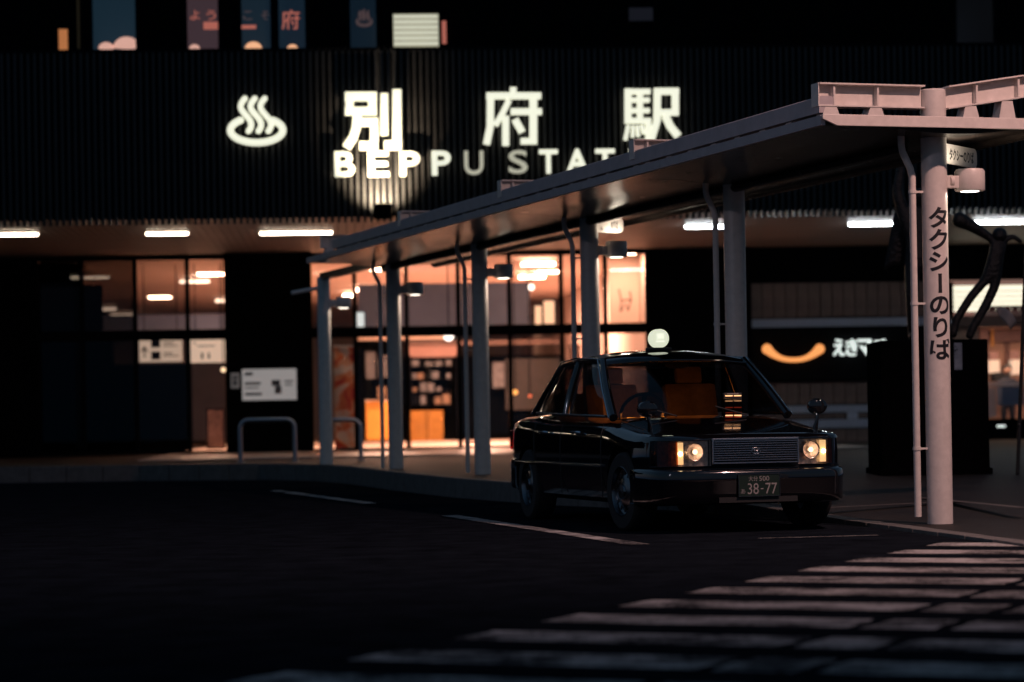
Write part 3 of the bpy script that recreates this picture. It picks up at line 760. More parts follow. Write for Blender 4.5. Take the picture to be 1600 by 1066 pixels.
# yellow counter and crates
M['yellow'] = mat('yellow_laminate', (.80,.36,.05), .5, 0, .1, 3); M['crate'] = mat('yellow_crate', (.38,.17,.02), .6, 0, .25, 4)
d = 19.5
x0, x1 = dx(569,d), dx(617,d); z1 = dz(627,d,590)
ctr = thing('yellow_counter', 'tall yellow counter front behind the glass between two canopy posts', 'counter', BM @ Vector(((x0+x1)/2, DG+d+.3, GZ)))
MB().box(x0, x1, DG+d, DG+d+.6, GZ+.08, z1, BM).build('front', 'yellow', ctr, bevel=.01)
MB().box(x0-.02, x1+.02, DG+d-.02, DG+d+.62, z1+.002, z1+.04, BM).build('top', 'steel', ctr)
MB().box(x0+.02, x1-.02, DG+d+.04, DG+d+.56, GZ+.021, GZ+.08, BM).build('plinth', 'trim', ctr)
def crate(x0, x1, y0, y1, z0, z1, lab):
    r = thing('crate', lab, 'crate', BM @ Vector(((x0+x1)/2, (y0+y1)/2, z0)), 'yellow crates stacked behind the glass')
    q = MB(); q.box(x0,x1,y0,y1,z0,z0+.02,BM)
    for (a,b_,c,e_) in ((x0,x1,y0,y0+.02),(x0,x1,y1-.02,y1),(x0,x0+.02,y0+.02,y1-.02),(x1-.02,x1,y0+.02,y1-.02)): q.box(a,b_,c,e_,z0+.021,z1-.04,BM)
    q.build('body', 'crate', r)
    q = MB()
    for (a,b_,c,e_) in ((x0-.012,x1+.012,y0-.012,y0+.02),(x0-.012,x1+.012,y1-.02,y1+.012),(x0-.012,x0+.02,y0+.021,y1-.021),(x1-.02,x1+.012,y0+.021,y1-.021)): q.box(a,b_,c,e_,z1-.039,z1,BM)
    q.build('rim', 'crate', r)
    for i in range(4):
        xx = x0 + (x1-x0)*(i+.5)/4
        MB().box(xx-.012, xx+.012, y0-.014, y0-.001, z0+.01, z1-.04, BM).build('rib', 'crate', r)
d = 20.0; xa, xb_ = dx(638,d), dx(690,d); zt_ = dz(641,d,660); wc = (xb_-xa)/2; hc = (zt_-GZ-.03)/3
for i in range(2):
    for j in range(3):
        crate(xa+i*wc+.015, xa+(i+1)*wc-.015, DG+d, DG+d+.45, GZ+.022+j*hc, GZ+.022+(j+1)*hc-.006,
              'yellow crate, %s of the %s stack behind the glass' % (('bottom','middle','top')[j], ('left','right')[i]))
# things standing and hanging in the concourse: posters, shelves of goods, lit panels, bins
M['postr'] = mat('poster_grey', (.16,.17,.19), .6, 0, .6, 9); M['postp'] = mat('poster_pink', (.5,.3,.25), .6, 0, .5, 7); M['goods'] = mat('goods_mixed', (.25,.16,.1), .6, 0, .8, 11)
M['reflwarm'] = emit('reflection_glow', (1,.66,.4), .9); M['litcool'] = emit('lit_panel_cool', (.75,.88,.85), .8)
def poster(px0, px1, py0, py1, d, mt, lab, nm='poster', cat='poster'):
    x0, zb = B(px0, py1, DG+d); x1, za = B(px1, py0, DG+d)
    r = thing(nm, lab, cat, BM @ Vector(((x0+x1)/2, DG+d, zb)))
    MB().box(x0, x1, DG+d, DG+d+.02, zb, za, BM).build('sheet', mt, r)
    q = MB(); t_ = .025
    q.box(x0-t_, x1+t_, DG+d-.012, DG+d+.03, za, za+t_, BM); q.box(x0-t_, x1+t_, DG+d-.012, DG+d+.03, zb-t_, zb, BM)
    q.box(x0-t_, x0, DG+d-.012, DG+d+.03, zb, za, BM); q.box(x1, x1+t_, DG+d-.012, DG+d+.03, zb, za, BM)
    q.build('frame', 'mullion', r)
poster(572,586,550,592,20.8,'postr','dim grey framed poster above the yellow counter, left one')
poster(592,606,556,590,20.8,'postr','dim grey framed poster above the yellow counter, right one')
poster(590,604,604,622,19.2,'goods','small framed display standing right behind the yellow counter')
poster(742,760,560,610,20.9,'postp','pink framed poster behind the fourth canopy post')
poster(770,788,566,606,20.9,'postr','grey framed poster right of the fourth canopy post')
poster(557,569,488,511,3.0,'litcool','pale lit hanging panel left of the grey-blue bulkhead','lit_panel','sign')
poster(836,846,478,507,4.0,'reflwarm','narrow glowing panel standing for a warm reflection right of the grey-blue bulkhead','lit_panel','sign')  # this and the next glowing sheet paint bright reflection streaks, not signs
poster(850,866,470,506,4.2,'reflwarm','wide glowing panel standing for a warm reflection left of the fifth mullion','lit_panel','sign')
poster(892,905,540,600,3.0,'postp','tall pink framed poster just left of the taxi roof')
poster(325,349,640,700,2.5,'postp','pinkish framed poster low beside the dark column')
shf = thing('goods_shelf', 'dark shelf rack with rows of small goods behind the glass above the crates', 'shelf', BM @ Vector((dx(665,20.6), DG+20.6, GZ)))
xa_, xb2 = dx(640,20.6), dx(712,20.6)
for py in (572, 592, 612, 632):
    z = dz(py, 20.6, 670); MB().box(xa_, xb2, DG+20.6, DG+20.95, z-.02, z, BM).build('board', 'mullion', shf)
    x = xa_ + .05
    while x < xb2 - .2:
        w_ = random.uniform(.1,.22); h_ = random.uniform(.12,.3)
        MB().box(x, x+w_, DG+20.65, DG+20.85, z+.001, z+h_, BM).build('goods_box', random.choice(['goods','postr','black_in','mullion','postr']), shf); x += w_ + random.uniform(.02,.12)
for px in (640, 712): MB().box(dx(px,20.6)-.02, dx(px,20.6)+.02, DG+20.58, DG+20.98, GZ+.021, dz(556,20.6,670), BM).build('upright', 'mullion', shf)
# wall light and small lamps inside
def ball_lamp(px, py, d, rpx, col, st_, lab, nm='glow_lamp'):
    x, z = B(px, py, DG+d); r_ = rpx*(BY+DG+d)/F
    r = thing(nm, lab, 'lamp', BM @ Vector((x, DG+d, z)))
    vs, fs = sphere(BM @ Vector((x, DG+d, z)), r_); MB().add(vs, fs).build('globe', emit(nm+lab[:6], col, st_), r, smooth='all')
    MB().box(x-.012, x+.012, DG+d, DG+d+.02, z+r_*.9, zg-.01, BM).build('stem', 'mullion', r)
ball_lamp(701, 525, 2, 8, (1,.93,.8), 3, 'bright white globe lamp hanging behind the glass left of the fourth post')
ball_lamp(805, 613, 3, 4, (1,.45,.1), 1.6, 'small amber globe lamp low behind the glass near the taxi tail')
ball_lamp(828, 619, 3.4, 2.6, (1,.2,.08), .8, 'tiny red lamp low behind the glass beside the amber one')
ball_lamp(689+141, 449, 4, 5, (1,.9,.75), 3, 'pale round lamp at the right end of the grey-blue panel')
ball_lamp(349, 578, 1.0, 4, (1,.7,.4), 1.6, 'small warm lamp at the left edge of the dark column')

# guard hoops on the pavement in front of the column
def hoop(pxl, pxr, ptop, Y, lab):
    a, b_ = P(pxl, ptop, Y), P(pxr, ptop, Y); zt_ = (a.z+b_.z)/2; r_ = .14
    g = thing('guard_hoop', lab, 'guard rail', ((a.x+b_.x)/2, Y, GZ), 'steel guard hoops in front of the station')
    pts = [(a.x, GZ-.03)] + [(a.x, zt_-r_)] + [(a.x+r_-r_*math.cos(q*math.pi/12), zt_-r_+r_*math.sin(q*math.pi/12)) for q in range(1,7)]
    pts += [(b_.x-r_+r_*math.sin(q*math.pi/12), zt_-r_+r_*math.cos(q*math.pi/12)) for q in range(0,7)] + [(b_.x, GZ-.03)]
    MB().tube([(x, Y, z) for x, z in pts], .038, 12).build('tube', 'hoop', g, smooth=True)
    for x in (a.x, b_.x): MB().lathe([(.075,GZ),(.075,GZ+.012),(.045,GZ+.02)], 16, Matrix.Translation((x,Y,0))).build('foot_plate', 'hoop', g)
hoop(375, 460, 656, 42.5, 'steel guard hoop in front of the notice board')
hoop(503, 563, 656, 42.0, 'steel guard hoop beside the farthest canopy post')

# ============================================================ RIGHT: ARCADE FRONT
arc = thing('arcade_building', 'brown tiled shopping arcade front with a dark sign band', 'building', BM @ Vector((gx(1350), DG, 0)))
xa, xz = gx(1172), gx(1484)
zdk = dz(440, 0, 1300)
bb('header', 'black', xa, XR, DG-.1, DG+.3, zdk, zg-.003, arc)
bb('backing', 'black', xa, xz, DG+.05, DG+.4, GZ, zdk-.003, arc)
def rows(py0, py1, px=1300): return dz(py1, 0, px), dz(py0, 0, px)
tw = (gx(1206.5)-gx(1188.3))
def tiles(py0, py1, nrow):
    z0, z1 = rows(py0, py1); hz = (z1-z0)/nrow
    x = xa+.01; tm = MB().box(.012, tw-.012, DG-.02, DG+.045, .008, hz-.008).mesh('wall_tile', 'brown')
    while x + tw < xz:
        for j in range(nrow):
            link('wall_tile', tm, arc, X=BM @ Matrix.Translation((x, random.uniform(-.003,.003), z0+j*hz)))
        x += tw
tiles(441, 496, 1); tiles(596, 632, 1); tiles(646, 654, 1); tiles(670, 694, 1)
for (y0, y1) in ((497.5, 511), (633, 645), (655, 669)):
    z0, z1 = rows(y0, y1)
    tr = bb('louvre_band', 'black', xa, xz, DG-.06, DG-.025, z0, z1, arc)
    lm = MB().box(-.0165, .0165, DG-.10, DG-.061, z0+.004, z1-.004).mesh('louvre', 'grey')
    x = xa + .03; c_ = 0
    while x < xz and c_ < 98:
        link('louvre', lm, tr, X=BM @ Matrix.Translation((x, 0, 0))); x += .045; c_ += 1
z0, z1 = rows(645, 655); bb('louvre_post', 'grey', gx(1320), gx(1336), DG-.10, DG-.03, z0, z1, arc)
z0, z1 = rows(699, 738, 1350); bb('base_plinth', 'grey', xa, xz, DG-.15, DG+.04, GZ, z1, arc)
z0, z1 = rows(513, 594)
band = bb('sign_band', 'clad', xa, xz, DG-.22, DG+.04, z0, z1, arc)
asg = thing('arcade_sign', 'lit arcade sign, an orange smile shape followed by white characters', 'sign', BM @ Vector((gx(1290), DG-.3, z0)))
dS = DG-.30
sm = []; rs = []
for i in range(25):
    t_ = i/24; a = t_*2-1
    x = 1239.5 + 41*a; y = 562.5 - 17*abs(a)**2.4
    sm.append((x, y)); rs.append(.66 + .78*abs(a)**3)
w_ = [BM @ Vector((B(x,y,dS)[0], dS, B(x,y,dS)[1])) for x, y in sm]
q = MB(); rr = [5.5*55/F*s_ for s_ in rs]; q.tube(w_, rr, 14)
for e_ in (0,-1): q.add(*sphere(w_[e_], rr[e_]*1.0, 14, 8))
q.build('smile', 'smile', asg, smooth='all')
for ch, a, b_ in (('え',1302,1320),('き',1322,1340),('マ',1341,1362),('チ',1365,1386)):
    glyph(ch, a, b_, 530, 556, 'white_letter', asg, .014, dS, .03, 'character')

# lit shop beyond the post
shop = thing('corner_shop', 'brightly lit shop front with a cream light panel behind the statue', 'shop', BM @ Vector((gx(1560), DG, GZ)))
def sb(name, mt, px0, px1, py0, py1, d0, d1, bevel=0, **k):
    pm = 1540
    return bb(name, mt, B(px0,(py0+py1)/2,DG+d0)[0], B(px1,(py0+py1)/2,DG+d0)[0], DG+d0, DG+d1, B(pm,py1,DG+d0)[1], B(pm,py0,DG+d0)[1], shop, bevel, **k)
M['panelcream'] = emit('cream_light_panel', (1,.93,.72), 1.15)
M['shopwall'] = mat('shop_wall', (.7,.42,.3), .6, 0, .15, 2); M['shelfm'] = mat('shop_fitting', (.3,.17,.15), .6, 0, .3, 5)
sb('light_panel', 'panelcream', 1490, 1700, 446, 486, -.06, .1)
sb('panel_frame', 'mullion', 1484, 1490, 440, 512, -.08, .1)
for y in (455, 463, 471, 478): sb('panel_bar', mat('panel_bar', (.6,.56,.44), .6), 1490.5, 1700, y, y+1.2, -.075, -.062)
sb('eave_board', 'steel', 1526, 1700, 487, 492, -.3, -.08)
sb('awning', 'brown', 1490, 1700, 493, 511, -.28, .1)
M['awn'] = mat('red_awning', (.25,.06,.05), .7)
for i in range(14): sb('awning_flap', 'awn', 1533+i*12, 1544+i*12, 478, 486.5, -.5, -.47)
sb('side_wall', 'shopwall', 1484, 1531, 511.5, 740, 0, .1)
sb('counter_wall', 'black', 1531, 1700, 655, 742, -.05, .1)
sb('shop_back', 'shopwall', 1500, 1760, 500, 700, 3.2, 3.3)
bb('shop_ceiling', 'shopwall', B(1500,500,DG+.2)[0], XR+1, DG+.11, DG+3.3, B(1540,508,DG)[1], B(1540,505,DG)[1]+.1, shop)
bb('shop_floor', 'floor', B(1500,500,DG+.2)[0], XR+1, DG+.11, DG+3.3, GZ+.003, GZ+.03, shop)
sb('window_glass', 'glass', 1531, 1700, 511.5, 654, .03, .045)
sb('shop_shelf', 'shelfm', 1532, 1544, 515, 605, 2.6, 3.1)
sb('shop_beam', 'shelfm', 1544, 1700, 518, 534, 2.9, 3.1)
for a, b_, c, e_, mt in ((1546,1560,550,562,'shelfm'),(1547,1562,563,583,'signlit'),(1578,1592,549,562,'shelfm'),(1582,1598,563,586,'signlit'),(1531,1543,570,596,'steel'),(1553,1578,582,596,'trim'),(1544,1556,606,652,'steel'),(1565,1600,606,634,'bluewall')):
    sb('shop_unit', mt, a, b_, c, e_, 2.2 if e_ < 600 else .4, 2.5 if e_ < 600 else .8)
for px in (1571,1576): sb('wall_batten', 'shelfm', px, px+1.6, 534, 580, 3.1, 3.19)
sb('wood_column', 'yellow', 1549, 1553, 513, 542, 2.8, 2.85)
sb('counter', 'steel', 1543, 1700, 597, 604, .9, 1.5)
light('shop_light', 'AREA', BM @ Vector((B(1565,500,DG+1.2)[0], DG+1.3, B(1540,512,DG)[1]-.05)), 50, (1,.62,.42), shop, BM @ Vector((B(1565,500,DG+1.2)[0], DG+1.6, 0)), shape='RECTANGLE', size=2.4, size_y=.5)
sb('floor_sign', 'white_letter', 1558, 1571, 665, 668, -.07, -.055)

# ---- people helper: continuous skinned figure from joints
def figure(name, verts, edges, radii, mt, parent, root=0, sub=2):
    me = bpy.data.meshes.new(name); me.from_pydata([tuple(v) for v in verts], edges, [])
    o = bpy.data.objects.new(name, me); C.objects.link(o)
    sk = o.modifiers.new('s', 'SKIN'); sk.use_smooth_shade = True
    for i, r in enumerate(radii):
        v = me.skin_vertices[0].data[i]; v.radius = r if isinstance(r, tuple) else (r, r); v.use_root = (i == root)
    ss = o.modifiers.new('u', 'SUBSURF'); ss.levels = ss.render_levels = sub
    dg = bpy.context.evaluated_depsgraph_get(); dg.update()
    m2 = bpy.data.meshes.new_from_object(o.evaluated_get(dg)); bpy.data.objects.remove(o)
    m2.materials.clear(); m2.materials.append(M[mt] if isinstance(mt, str) else mt)
    m2.polygons.foreach_set('use_smooth', [True]*len(m2.polygons))
    return link(name, m2, parent)
# clerk inside the shop, behind the counter
cx, cz = B(1574, 600, DG+1.8); cy = DG+1.8
per = thing('person', 'shop clerk with dark hair and dark top bending behind the shop counter', 'person', BM @ Vector((cx, cy, GZ)))
hz_ = B(1574, 576, DG+1.8)[1]
def pv(x, y, z): return BM @ Vector((cx+x, cy+y, z))
M['skin'] = mat('skin', (.55,.33,.24), .55); M['cloth'] = mat('dark_cloth', (.03,.035,.05), .85)
h0 = hz_-.03
V = [pv(0,0,GZ+.82),pv(0,0,GZ+1.0),pv(0,0,h0-.28),pv(0,-.02,h0-.16),pv(.17,0,h0-.27),pv(.25,-.12,h0-.5),pv(.2,-.34,h0-.6),pv(-.17,0,h0-.27),pv(-.24,-.12,h0-.5),pv(-.18,-.34,h0-.6),
     pv(.09,0,GZ+.75),pv(.1,-.02,GZ+.45),pv(.1,0,GZ+.1),pv(-.09,0,GZ+.75),pv(-.1,-.02,GZ+.45),pv(-.1,0,GZ+.1)]
E_ = [(0,1),(1,2),(2,3),(2,4),(4,5),(5,6),(2,7),(7,8),(8,9),(0,10),(10,11),(11,12),(0,13),(13,14),(14,15)]
figure('clothed_body', V, E_, [(.16,.11),(.15,.1),(.15,.1),.055,.065,.05,.04,.065,.05,.04,.085,.065,.05,.085,.065,.05], 'cloth', per)
MB().add(*sphere(pv(0,-.01,h0), .1, 16, 10)).build('head', 'skin', per, smooth='all')
vs, fs = sphere(pv(0,.01,h0+.025), .112, 16, 10); MB().add(vs, fs).build('hair', 'trim', per, smooth='all')
for sx in (.2,-.18):
    figure('hand', [pv(sx,-.34,h0-.6),pv(sx,-.41,h0-.63),pv(sx+.03,-.47,h0-.65),pv(sx+.01,-.48,h0-.65),pv(sx-.01,-.48,h0-.65),pv(sx-.03,-.46,h0-.65),pv(sx-.05,-.4,h0-.62)],
           [(0,1),(1,2),(1,3),(1,4),(1,5),(0,6)], [.035,.035,.01,.01,.01,.01,.012], 'skin', per)

# ============================================================ STATUE
SY = 28.0
sc_ = SY/F
pc = P(1460, 738, SY); bz = .18
stt = thing('bronze_statue', 'dark bronze statue of a man with raised arms on a black plinth behind the post', 'statue', (pc.x, SY, bz))
pl0, pl1 = P(1377, 640, SY).x, P(1545, 640, SY).x; pt = P(1460, 531, SY).z
MB().box(pl0, pl1, SY-.02, SY+1.1, bz-.05, pt).build('plinth', 'granite', stt, bevel=.02)
MB().box(pl0-.025, pl1+.025, SY-.05, SY+1.13, bz-.05, bz+.1).build('plinth_foot', 'granite', stt, bevel=.015)
q0 = P(1490, 536, SY); q1 = P(1503, 578, SY)
MB().box(q0.x, q1.x, SY-.03, SY-.021, q1.z, q0.z).build('plaque', mat('steel_plaque',(.26,.3,.36),.3,.6,.5,6), stt)
gx0 = P(1452, 500, SY).x; gy = SY+.5
def sv(x, z, y=0): return Vector((gx0+x, gy+y, pt+z))
V = [sv(0,.92),sv(0,1.12),sv(.0,1.38),sv(.0,1.5),sv(.01,1.6,-.03),sv(.01,1.71,-.03),
     sv(.19,1.43),sv(.26,1.66),sv(.2,1.92),sv(.22,2.04),sv(-.19,1.43),sv(-.25,1.68),sv(-.2,1.94),sv(-.21,2.06),
     sv(.1,.86),sv(.16,.46,-.05),sv(.2,.07),sv(.24,.03,-.14),sv(-.1,.86),sv(-.12,.5,-.1),sv(-.1,.07,.05),sv(-.12,.03,-.12)]
E_ = [(0,1),(1,2),(2,3),(3,4),(4,5),(2,6),(6,7),(7,8),(8,9),(2,10),(10,11),(11,12),(12,13),(0,14),(14,15),(15,16),(16,17),(0,18),(18,19),(19,20),(20,21)]
figure('man_figure', V, E_, [(.17,.13),(.16,.12),(.2,.13),.06,.095,.08,.085,.065,.05,.04,.085,.065,.05,.04,.1,.075,.055,.05,.1,.075,.055,.05], 'bronze', stt)
# flying coat behind the figure, a thick draped sheet
def coat(u, v):
    a = (u*2-1); wd = .24 + .12*v
    x = a*wd; z = 1.44 - .62*v + .05*math.sin(u*9)*v
    return sv(x, z, .16 + .12*v + .05*math.cos(a*5))
mbc = MB().grid(coat, 16, 10)
ob = mbc.build('coat', 'bronze', stt, smooth='all')
sol = ob.modifiers.new('t', 'SOLIDIFY'); sol.thickness = .035
# small figure clinging to the coat, arms spread
def iv(px, py, y=.1): 
    p_ = P(px, py, SY+.5+y); return p_
V = [iv(1552,424),iv(1556,402),iv(1559,386),iv(1561,374),iv(1562,364),iv(1548,372),iv(1520,354),iv(1488,338),iv(1574,372),iv(1584,370),iv(1597,379),
     iv(1541,436),iv(1517,464),iv(1494,500),iv(1488,528),iv(1557,442),iv(1540,478),iv(1520,512),iv(1513,530)]
E_ = [(0,1),(1,2),(2,3),(3,4),(2,5),(5,6),(6,7),(2,8),(8,9),(9,10),(0,11),(11,12),(12,13),(13,14),(0,15),(15,16),(16,17),(17,18)]
figure('imp_figure', V, E_, [.095,.09,.055,.05,.08,.05,.07,.11,.04,.032,.022,.055,.053,.048,.05,.058,.056,.052,.05], 'bronze', stt)
MB().add(*sphere(iv(1562,368), .088, 16, 10)).build('imp_head', 'bronze', stt, smooth='all')
# leaning rod at the right edge with a limp pennant
a, b_ = P(1602, 420, 27.5), P(1589, 738, 27.5)
rod = thing('leaning_pole', 'thin dark leaning pole with a limp pennant at the right edge of the picture', 'pole', (b_.x, b_.y, b_.z))
MB().tube([a + (a-b_)*.25, b_ - Vector((0,0,.12))], .022, 10).build('rod', 'bronze', rod, smooth=True)
p1, p2, p3, p4 = P(1556,484,27.5), P(1575,487,27.5), P(1588,504,27.5), P(1578,516,27.5)
def pen(u, v):
    t_ = p1.lerp(p3, u); lo = p1.lerp(p4, u); return t_.lerp(lo, v) + Vector((0,.05*math.sin(u*6),.08*(1-v)*math.sin(u*3.1)))
o_ = MB().grid(pen, 10, 4).build('pennant', mat('grey_cloth',(.2,.2,.21),.8), rod, smooth='all')
s2 = o_.modifiers.new('t','SOLIDIFY'); s2.thickness = .008
MB().tube([p3, P(1596.5,504,27.5)], .006, 6).build('pennant_tie', 'bronze', rod)

# ============================================================ TAXI
TH = R(15)
fc = Vector((1.885, 19.68, 0))              # front bumper centre on the ground
Fw = Vector((math.sin(TH), -math.cos(TH), 0)); Lf = Vector((math.cos(TH), math.sin(TH), 0))
LEN = 2.32
tc0 = fc - Fw*LEN
TX = Matrix(((Fw.x,Lf.x,0,tc0.x),(Fw.y,Lf.y,0,tc0.y),(0,0,1,0),(0,0,0,1)))
taxi = thing('taxi', 'black saloon taxi with a lit round roof sign waiting beside the canopy', 'taxi', tc0)
taxi.matrix_basis = TX
def tp(mb, name, mt, par=taxi, **k): mb.xf(TX); return mb.build(name, mt, par, **k)
hwp = [(-2.28,.46),(-2.25,.62),(-2.19,.72),(-2.05,.785),(-1.75,.825),(-1.2,.84),(0,.845),(1.3,.843),(1.65,.83),(1.9,.805),(2.05,.775),(2.15,.735),(2.2,.69),(2.235,.6),(2.25,.5)]
ztp = [(-2.28,.80),(-2.26,.87),(-2.2,.925),(-2.05,.945),(-1.6,.95),(-1.3,.955),(-1.1,.93),(.95,.905),(1.1,.895),(1.5,.85),(1.9,.80),(2.1,.772),(2.2,.757),(2.25,.735)]
xsn = [-2.28,-2.26,-2.23,-2.17,-2.08,-1.95,-1.75,-1.5,-1.25,-1.0,-.6,-.2,.2,.6,.9,1.1,1.3,1.5,1.7,1.85,1.98,2.08,2.15,2.2,2.23,2.25]
def section(x):
    w_, z = curve(hwp, x), curve(ztp, x)
    zb = .3 if abs(x) > 2.0 else .21
    g_ = 1 - .78*min(1, max(0, (x-1.6)/.55))
    half = [(0,z),(.35,z-.002*g_),(.62,z-.01*g_),(.82,z-.03*g_),(.91,z-.052*g_),(.965,z-.085*g_),(.99,z-.14*g_-.01),(1.0,z*.35+.36),(1.0,.56),(.995,.46),(.98,.36),(.95,zb+.04),(.88,zb),(0,zb)]
    pts = [Vector((x, w_*a, c)) for a, c in half]
    return pts + [Vector((x, -p.y, p.z)) for p in pts[-2:0:-1]]
rings = [section(x) for x in xsn]; nr = len(rings[0])
bmv = MB()
bmv.add([v for r_ in rings for v in r_], [(i*nr+k, i*nr+(k+1)%nr, (i+1)*nr+(k+1)%nr, (i+1)*nr+k) for i in range(len(rings)-1) for k in range(nr)] + [tuple(range(nr)), tuple((len(rings)-1)*nr+k for k in range(nr))[::-1]])
body_me = bmv.mesh('body', 'paintblack', smooth='all')
XF_, XB_ = 1.44, -1.36
tmp = bpy.data.objects.new('tmpbody', body_me); C.objects.link(tmp); cuts = []
for x in (XF_, XB_):
    cm = MB().lathe([(.365,-1.0),(.365,1.0)], 40, Matrix.Translation((x,0,.315)) @ Matrix.Rotation(R(90),4,'X')).mesh('cut', 'trim')
    for sgn in (1,-1):
        pass
    co_ = bpy.data.objects.new('cut', cm); C.objects.link(co_); cuts.append(co_)
    mo = tmp.modifiers.new('b', 'BOOLEAN'); mo.object = co_; mo.operation = 'DIFFERENCE'; mo.solver = 'EXACT'
for sg in (1,-1):
    cm = MB().box(2.02, 2.5, min(.357*sg,1.2*sg), max(.357*sg,1.2*sg), .515, .717).mesh('cut', 'trim')
    co_ = bpy.data.objects.new('cut', cm); C.objects.link(co_); cuts.append(co_)
    mo = tmp.modifiers.new('b', 'BOOLEAN'); mo.object = co_; mo.operation = 'DIFFERENCE'; mo.solver = 'EXACT'
cm = MB().box(-1.12, .72, -.68, .68, .4, 1.2).mesh('cut', 'trim')
co_ = bpy.data.objects.new('cut', cm); C.objects.link(co_); cuts.append(co_)
mo = tmp.modifiers.new('b', 'BOOLEAN'); mo.object = co_; mo.operation = 'DIFFERENCE'; mo.solver = 'EXACT'
dg = bpy.context.evaluated_depsgraph_get(); dg.update()
bme = bpy.data.meshes.new_from_object(tmp.evaluated_get(dg))
for o_ in cuts + [tmp]: bpy.data.objects.remove(o_)
bme.transform(TX); bme.polygons.foreach_set('use_smooth', [True]*len(bme.polygons)); smooth_by_angle(bme, R(40))
body = link('body', bme, taxi)
# wheels
def wheel(x, y, steer=0):
    sg = 1 if y > 0 else -1
    X = TX @ Matrix.Translation((x, y, .315)) @ Matrix.Rotation(steer,4,'Z') @ Matrix.Rotation(R(-90)*sg, 4, 'X')
    wl = link('wheel', MB().lathe([(.2,-.1),(.29,-.1),(.308,-.085),(.315,-.06),(.315,.06),(.308,.085),(.29,.1),(.2,.1)], 40, X, False).mesh('wheel','rubber',True), taxi)
    MB().lathe([(.0,-.05),(.2,-.05),(.205,.095),(.195,.1),(.185,.06),(.16,.05),(.12,.075),(.06,.085),(.055,.1),(.0,.102)], 32, X).build('hubcap', 'dchrome', wl, smooth=True)
    h = MB()
    for k in range(12):
        a = k*math.pi/6
        h.box(.125,.165,-.011,.011,.06,.07, X @ Matrix.Rotation(a,4,'Z'))
    h.build('hubcap_slots', 'trim', wl)
for x, st_ in ((XF_, R(5)), (XB_, 0)):
    for y in (.735, -.735): wheel(x, y, st_)
inn = MB()
for x in (XF_, XB_):
    inn.box(x-.34, x+.34, -.55, .55, .25, .62)
tp(inn, 'wheel_well', 'trim')
# ---- greenhouse
def bel(x): return curve([(-1.38,.955),(-.9,.945),(1.05,.905)], x)
Ab, At = Vector((1.02,.752,.90)), Vector((.34,.622,1.372))
Bb, Bt = Vector((-.22,.795,.92)), Vector((-.24,.65,1.392))
Cb, Ct = Vector((-1.42,.725,.945)), Vector((-.90,.605,1.367))
Qb = Vector((-1.05,.785,.94))
def mir(v): return Vector((v.x, -v.y, v.z))
def patch(a, b_, c, d, bulge=Vector((0,0,0)), nu=10, nv=6):   # a-b bottom, d-c top
    return lambda u, v: (a.lerp(b_,u)).lerp(d.lerp(c,u), v) + bulge*(1-(2*u-1)**2)*(.5+.5*math.sin(v*math.pi))
